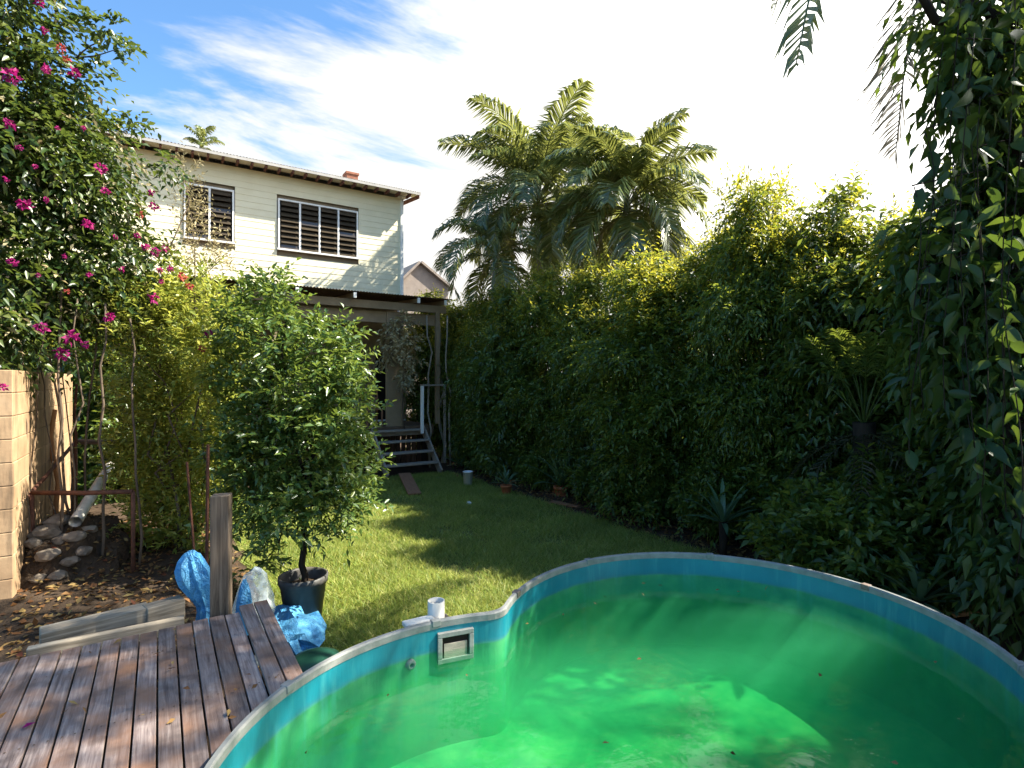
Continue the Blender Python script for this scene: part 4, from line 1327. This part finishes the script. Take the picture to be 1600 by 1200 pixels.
# ------------------------------------------------------------------ bougainvillea
bb = pd(150, 800, 6.6)
bo = thing('bougainvillea', 'huge bougainvillea covered in magenta flowers spilling over the block wall', 'bougainvillea', (bb.x, bb.y, .6))
rng = np.random.default_rng(12)
BV = [(15, 20, 52, 70, 4.7), (-50, 140, 95, 120, 4.8), (50, 130, 58, 62, 4.9), (95, 225, 66, 62, 5.1), (0, 290, 95, 100, 4.9), (140, 300, 56, 56, 5.3),
      (90, 400, 85, 66, 5.3), (0, 430, 80, 75, 4.9), (185, 390, 50, 50, 5.6), (50, 490, 62, 42, 5.2), (165, 235, 26, 36, 5.3), (190, 335, 22, 32, 5.6), (120, 140, 28, 46, 5.1), (30, 205, 60, 50, 4.7),
      (-140, 300, 110, 200, 4.9), (-150, 60, 110, 150, 4.8), (0, -90, 70, 80, 4.7), (130, 480, 46, 34, 5.6), (-70, 510, 80, 52, 4.6), (210, 450, 34, 32, 5.7)]
blobs = [blob_px(a, b, c_, d_, d) for a, b, c_, d_, d in BV]
link('crown', leaves_mesh('crown', *spray(rng, blobs, 4300, 8, .30, .08, .042, .85, .0, .6, .4)), bo, M['boug'])
link('dry_leaves', leaves_mesh('dry_leaves', *spray(rng, blobs, 420, 6, .2, .07, .035, .75, 0, .6, .8)), bo, M['dry'])
sprg = [blob_px(170, 48, 14, 14, 5.0), blob_px(185, 75, 10, 14, 5.0), blob_px(150, 40, 16, 10, 5.0), blob_px(205, 190, 10, 16, 5.3), blob_px(262, 262, 16, 14, 5.6)]
link('loose_sprays', leaves_mesh('loose_sprays', *spray(rng, sprg, 70, 6, .16, .075, .04, .5, 0, .5, .2)), bo, M['boug'])
for k in range(16):
    px = rng.uniform(-30, 230); d = rng.uniform(4.9, 6.2)
    a = pd(px + rng.normal() * 25, 800, d); a.z = gz(a.x, a.y) - .03
    mb = MB(); r__ = rng.uniform(.007, .016)
    limb(mb, a, pd(px + rng.normal() * 14, rng.uniform(380, 520), d), r__, r__ * .6, rng, .018, 8, 6); mb.build('stem', M['bark'], bo)
for a_, b_ in (((120, 90), (172, 45)), ((118, 90), (190, 80))):
    mb = MB(); limb(mb, pd(*a_, 5.0), pd(*b_, 5.0), .008, .003, rng, .05, 5, 5); mb.build('stem', M['bark'], bo)
FL = [(30, 230, 6), (90, 200, 5), (130, 200, 5), (55, 260, 5), (10, 280, 6), (100, 400, 5), (140, 430, 6), (60, 430, 5), (190, 420, 6), (180, 370, 5), (62, 3, 9), (70, 48, 7), (18, 118, 16), (72, 107, 9), (117, 114, 10), (14, 193, 11), (157, 262, 11), (165, 298, 8), (40, 322, 15), (72, 312, 6), (137, 350, 11), (240, 322, 9),
      (20, 410, 9), (66, 512, 13), (110, 528, 15), (95, 552, 14), (170, 494, 11), (240, 465, 11), (226, 385, 8), (243, 393, 9), (258, 388, 7), (250, 422, 7), (266, 420, 6), (215, 368, 6), (326, 520, 9), (132, 538, 8),
      (2, 605, 9), (252, 440, 5), (237, 300, 7)]
RD = [(95, 75, 9), (104, 92, 7), (284, 432, 9), (296, 447, 8), (316, 545, 7), (218, 335, 8), (105, 455, 5)]
def flower(px, py, r, d, mat):
    c0 = np.array(pd(px, py, d)); s = .78 * r * d / F
    k = 26
    u = unit(rng.normal(size=(k, 3)))
    P = c0 + u * s * .6 * rng.random((k, 1)) ** .4
    return link('flower_cluster', leaves_mesh('flower_cluster', P, u + rng.normal(size=(k, 3)) * .5, rng.normal(size=(k, 3)), s * (.5 + .5 * rng.random(k)), s * (.4 + .4 * rng.random(k)), .1, .3), bo, mat)
for px, py, r in FL:
    flower(px, py, r, 4.15 if px < 200 else 5.2, M['bract'])
for px, py, r in RD:
    flower(px, py, r, 4.2 if px < 200 else 5.3, M['bract2'])

# ------------------------------------------------------------------ clutter by the wall
# rusty pipe frame
A = pd(50, 770, 5.0); B = pd(118, 690, 6.2); Cc = pd(208, 768, 5.1); Dd = pd(224, 690, 6.3); A2 = pd(34, 786, 4.85)
fr_ = thing('pipe_frame', 'rusty steel pipe frame standing over the rubble beside the block wall', 'frame', (A.x, A.y, .6))
for a, b, r, m in ((A, Cc, .022, 'rust'), (A2, B, .018, 'rust'), (B, Dd, .03, 'greypipe')):
    mb = MB(); mb.tube([a, (a + b) / 2 + Vector((0, 0, -.008)), b], r, 10); mb.build('rail', M[m], fr_)
for a in (A, Cc, B):
    mb = MB(); mb.tube([Vector((a.x, a.y, .5)), a], .019, 10); mb.build('leg', M['rust'], fr_)
for k, (a, b, r, m, lab) in enumerate((((88, 775), (86, 640), .028, 'orange', 'thick orange brown stake standing against the block wall'),
                                     ((114, 770), (120, 600), .017, 'rust', 'dark thin stake beside the corner of the pipe frame'))):
    p, q = pd(*a, 6.0), pd(*b, 6.0); p.z = .5
    mb = MB(); limb(mb, p, q, r, r * .8, np.random.default_rng(k), .02, 6, 8)
    tag(mb.build('garden_stake', M[m], None), lab, 'stake', 'stakes by the block wall')
p, q = pd(118, 815, 5.0), pd(172, 728, 6.6)
mb = MB(); dv = (q - p).normalized()
mb.tube([q, p], .052, 20, cap=False); mb.tube([p, q], .044, 20, cap=False)
pp = mb.build('drain_pipe', M['pvc'], None)
tag(pp, 'pale plastic drain pipe sloping down over the rubble under the pipe frame', 'pipe')
rng = np.random.default_rng(3)
RK = [(78, 800, 20), (105, 792, 24), (90, 815, 18), (70, 835, 22), (118, 840, 16), (60, 812, 14), (95, 845, 15), (130, 862, 13), (75, 868, 17), (52, 850, 13), (110, 878, 14), (140, 828, 12), (92, 900, 13), (60, 905, 12)]
where = ['under the pipe frame, touching the wall side leg', 'biggest of the pile, beside the drain pipe', 'just below the biggest stone', 'large flat one in the middle of the pile', 'in front of the open pipe end', 'wedged at the foot of the wall', 'between the flat one and the open pipe end',
         'lone one in the leaf litter below the pipe', 'broad one at the front of the pile', 'small one against the foot of the wall', 'small one at the front in leaf litter', 'beside the pipe on its far side', 'near one on bare soil toward the deck', 'nearest one by the wall end']
c = pd(85, 850, 5.25)
heap = tag(lump('rubble_heap', (c.x + .12, c.y + .1, .45), (.55, .8, .60), M['soil'], .22, 2.5, 4, 8.0, ridged=False), kind='structure')
from mathutils.bvhtree import BVHTree
bvh = BVHTree.FromPolygons([tuple(v.co) for v in heap.data.vertices], [tuple(p.vertices) for p in heap.data.polygons])
for (px, py, r), wl in zip(RK, where):
    o0 = Vector((0, 0, H)); dr_ = (pd(px, py, 5) - o0).normalized()
    hit = bvh.ray_cast(o0, dr_)[0]
    g_ = None
    for k in range(1500):
        q = o0 + dr_ * (3.5 + k * .01)
        if q.z < gz(q.x, q.y):
            g_ = q; break
    if hit is None or (g_ is not None and (g_ - o0).length < (hit - o0).length):
        hit = g_
    s = r * .60 * (hit - o0).length / F
    o = lump('rubble_stone', (hit.x, hit.y, hit.z + s * .12), (s * 1.15, s, s * .72), M['stone'], .38, 1.4, 2, float(px) * .37, ridged=False)
    tag(o, 'pale rubble stone ' + wl, 'stone', 'rubble stones by the block wall')
P = []
for k in range(900):
    x, y = c.x + .12 + random.uniform(-.6, .6), c.y + .1 + random.uniform(-.85, .85)
    h_ = bvh.ray_cast(Vector((x, y, 3)), Vector((0, 0, -1)))[0]
    if h_ is not None and h_.z > .55:
        P.append(tuple(h_ + Vector((0, 0, .01))))
P = np.array(P); n_ = len(P)
D = RNG.normal(size=(n_, 3)); D[:, 2] *= .3
tag(link('heap_leaf_litter', leaves_mesh('heap_leaf_litter', P, D, RNG.normal(size=(n_, 3)) * .4 + np.array([0, 0, 1]), .05 * (.5 + RNG.random(n_)), .028 * (.5 + RNG.random(n_)), .05, .2), None, M['litter']), 'red brown fallen leaves caught on the rubble heap', 'leaf litter', kind='stuff')

# fallen leaves
def litter(name, region, nn_, lab, size=.06):
    pts = np.array([region() for _ in range(nn_)])
    P = pts.copy(); P[:, 2] += .012
    D = RNG.normal(size=(nn_, 3)); D[:, 2] *= .25
    N = RNG.normal(size=(nn_, 3)) * .35 + np.array([0, 0, 1])
    me = leaves_mesh(name, P, D, N, size * (.5 + RNG.random(nn_)), size * .5 * (.5 + RNG.random(nn_)), .05, .2)
    tag(link(name, me, None, M['litter']), lab, 'leaf litter', kind='stuff')
def reg_left():
    x = random.uniform(-1.0, .9); y = random.uniform(3.75, 8.5); return (x, y, gz(x, y))
litter('leaf_litter', reg_left, 2600, 'red brown fallen leaves over the bare soil beside the wall')
def reg_right():
    x = random.uniform(3.9, 8.5) if random.random() < .4 else random.uniform(6.2, 7.6); y = random.uniform(.8, 12.5)
    if x < 6.2 and y > 3.2:
        y = random.uniform(.3, 3.2)
    return (x, y, gz(x, y))
litter('bed_leaf_litter', reg_right, 3800, 'dry fallen leaves under the hedge and behind the pool', .09)
def reg_water():
    while True:
        p = Vector((random.uniform(.4, 3.6), random.uniform(.9, 2.9)))
        d = pool_sdf(p)
        if d < -.06 and random.random() < .25 + .75 * (d > -.3):
            return (p.x, p.y, ZW - .006)
litter('floating_leaf_litter', reg_water, 26, 'a few small leaves floating on the green pool water', .03)
def reg_deck():
    return (random.uniform(-1.2, .5), random.uniform(1.6, 3.6), 1.002)
litter('deck_leaf_litter', reg_deck, 55, 'a scatter of small dry leaves on the deck boards', .035)
# a few leaves and petals on the deck and lawn
for k, (px, py, lab) in enumerate(((44, 1137, 'single pink bougainvillea bract lying on the deck boards'),)):
    c0 = pz(px, py, 1.004)
    me = leaves_mesh('fallen_bract', np.array([tuple(c0)]) - np.array([[.02, 0, -.004]]), np.array([[1, .3, .1]]), np.array([[.1, .1, 1.]]), np.array([.045]), np.array([.035]), 0, .15)
    tag(link('fallen_bract', me, None, M['bract']), lab, 'petal')

# dry creeper over the pier of the verandah
cb_ = thing('dry_creeper', 'pale dry creeper hanging over the verandah pier above the steps', 'creeper', (5.5, 13.7, 1.2))
rng = np.random.default_rng(31)
cbl = [blob_px(628, 505, 14, 16, 14.3), blob_px(612, 530, 14, 18, 14.3), blob_px(640, 545, 12, 26, 14.2), blob_px(600, 552, 8, 12, 14.3), blob_px(634, 590, 8, 20, 14.2)]
link('foliage', leaves_mesh('foliage', *spray(rng, cbl, 230, 7, .22, .12, .06, .6, 0, .6, .3)), cb_, M['dry'])
mb = MB(); limb(mb, (5.62, 14.0, 1.0), pd(625, 500, 14.2), .02, .01, rng, .05, 8, 6); mb.build('stem', M['bark'], cb_)

# ------------------------------------------------------------------ vine covered tree on the near right
vt = thing('vine_tree', 'dark trunk of a tall tree overgrown by a big leaved vine', 'tree', (6.0, 1.55, 0))
rng = np.random.default_rng(50)
mb = MB()
TR = [(6.0, 1.55, -.05), (5.98, 1.58, 1.5), (6.02, 1.52, 3.0), (5.95, 1.5, 4.6), (5.9, 1.45, 6.2), (5.9, 1.3, 7.4)]
mb.tube(TR, [.17, .15, .14, .13, .11, .08], 14)
LB = [((5.95, 1.5, 4.9), (5.0, 1.95, 5.6)), ((5.95, 1.5, 5.2), (5.3, 2.4, 6.2)), ((5.9, 1.45, 6.0), (4.9, .9, 7.4)), ((5.9, 1.4, 6.4), (6.6, .5, 8.0)), ((5.9, 1.4, 6.6), (5.5, 2.3, 7.6)), ((5.9, 1.3, 7.2), (6.3, -.6, 9.0))]
for a, b in LB:
    limb(mb, a, b, .06, .022, rng, .06, 7, 8)
mb.build('trunk', M['darkbark'], vt)
cbl = [((4.9, .8, 7.4), (.6, .6, .4)), ((6.6, .3, 8.2), (.7, .7, .5)), ((5.5, 2.3, 7.6), (.6, .6, .4)), ((6.3, -.2, 7.9), (.5, .5, .35)), ((6.6, -1.1, 8.4), (.5, .5, .35)), ((6.4, .4, 8.9), (.5, .5, .35)), ((6.8, -1.7, 9.2), (.5, .5, .35)), ((6.3, -.7, 9.8), (.55, .55, .35)), ((6.6, .3, 10.2), (.5, .5, .35)), ((6.5, -2.3, 8.6), (.5, .5, .35)), ((6.0, 1.2, 9.3), (.5, .5, .35))]
link('crown', leaves_mesh('crown', *spray(rng, cbl, 400, 8, .35, .13, .06, .7, .2, .3, .3)), vt, M['boug'])  # unseen overhead leaf clumps, spaced to throw dappled shade on deck and pool

vi = thing('climbing_vine', 'big leaved climbing vine hanging in curtains from the dark tree', 'vine', (5.8, 1.75, 0))
def vine_leaf(L, W, cup):
    vs = []; fs = []
    m_ = 7
    for k in range(m_ + 1):
        f = k / m_
        wd = W * .5 * (math.sin(math.pi * min(1, f * .86 + .10)) ** .75) * (1 - f ** 3) + .001
        zz_ = -L * .30 * f * f
        vs += [(-wd, L * f, zz_ + cup * wd), (0, L * f, zz_), (wd, L * f, zz_ + cup * wd)]
    for k in range(m_):
        a = k * 3
        fs += [(a, a + 1, a + 4, a + 3), (a + 1, a + 2, a + 5, a + 4)]
    mb = MB(); mb.add(vs, fs, True)
    me = mb.mesh('leaf'); return me
VL = []
for k, (L, W, cup, cols) in enumerate(((.19, .085, .4, 0), (.16, .075, .5, 1), (.22, .085, .35, 2), (.14, .07, .45, 3))):
    me = vine_leaf(L, W, cup)
    t_m = [leafmat('vine_leaf_tone', [(.016, .045, .012), (.022, .058, .014)], (.18, .28, .03), .28, .42, .35), leafmat('vine_leaf_tone', [(.035, .08, .018), (.045, .09, .02)], (.28, .38, .04), .3, .42, .35),
           leafmat('vine_leaf_tone', [(.024, .06, .016), (.032, .07, .018)], (.22, .32, .04), .3, .42, .35), leafmat('vine_leaf_tone', [(.07, .12, .03), (.10, .15, .04)], (.4, .45, .06), .35, .35, .5)][k]
    me.materials.append(t_m); VL.append(me)
strands = []
SP = [(1425, 290, 600, 4.2), (1448, 200, 460, 4.3), (1452, 330, 640, 4.4), (1470, -60, 330, 4.3), (1478, 240, 640, 4.1), (1492, -60, 480, 4.2), (1510, 60, 700, 4.0), (1528, -80, 420, 4.1), (1545, 150, 760, 4.0), (1568, -80, 640, 3.9), (1590, 30, 800, 3.9), (1612, -60, 700, 3.9), (1440, 420, 720, 4.3), (1582, 420, 900, 3.8), (1515, 480, 820, 4.1)]
stems = MB(); cand = []
for px, y0, y1, d in SP:
    a, b = pd(px, y0, d), pd(px + rng.normal() * 10, y1, d)
    m_ = 12
    pts = []
    ph = rng.random() * 6
    for i in range(m_ + 1):
        t = i / m_
        p = a.lerp(b, t) + Vector((math.sin(t * 7 + ph) * .05, math.cos(t * 5 + ph) * .06, 0))
        pts.append(p)
    stems.tube(pts, .004, 5)
    # tie the strand back to the trunk
    stems.tube([a, Vector((5.95, 1.5, a.z + .3))], .006, 5)
    nlf = max(4, int((y1 - y0) / 22))
    for i in range(nlf):
        t = (i + rng.random() * .8) / nlf
        p = a.lerp(b, min(1, t)) + Vector((math.sin(t * 7 + ph) * .05, math.cos(t * 5 + ph) * .06, 0))
        cand.append(p + Vector(rng.normal(size=3) * .025))
# leaves hugging the trunk
for i in range(70):
    a = rng.random() * 6.28; z = .6 + 4.6 * rng.random()
    cand.append(Vector((5.95 + math.cos(a) * .24 - .1, 1.55 + math.sin(a) * .24, z)))
stems.build('stem', M['darkbark'], vi)
rng.shuffle(cand)
for i, p in enumerate(cand[:298]):
    o = bpy.data.objects.new('leaf', VL[int(rng.choice(4, p=[.38, .3, .22, .10]))]); COL.objects.link(o); o.parent = vi
    o.location = Vector(p) - Vector(vi.location)
    s = .75 + .55 * rng.random()
    o.scale = (s, s, s)
    o.rotation_euler = (rad(-58 + 34 * rng.normal()), rad(34 * rng.normal()), rng.random() * 6.28)
# smaller foliage behind, too small to pick apart
vb = [blob_px(1475, 15, 40, 22, 4.7), blob_px(1530, 30, 36, 40, 4.4), blob_px(1555, 110, 40, 60, 4.35), blob_px(1500, 110, 24, 40, 4.5), blob_px(1490, 400, 40, 90, 4.7), blob_px(1585, 120, 36, 160, 4.7), blob_px(1590, 420, 60, 200, 4.5), blob_px(1500, 520, 60, 120, 4.8), blob_px(1560, 720, 55, 130, 4.6), blob_px(1660, 300, 60, 250, 4.6), blob_px(1590, 880, 50, 70, 4.3), blob_px(1440, 380, 36, 70, 4.9), blob_px(1560, 260, 40, 80, 4.6)]
o = link('background_leaf', leaves_mesh('background_leaf', *spray(rng, vb, 2100, 5, .3, .14, .06, .5, -.6, .7, .25), curl=.3), vi, M['vine'])
o['kind'] = 'stuff'
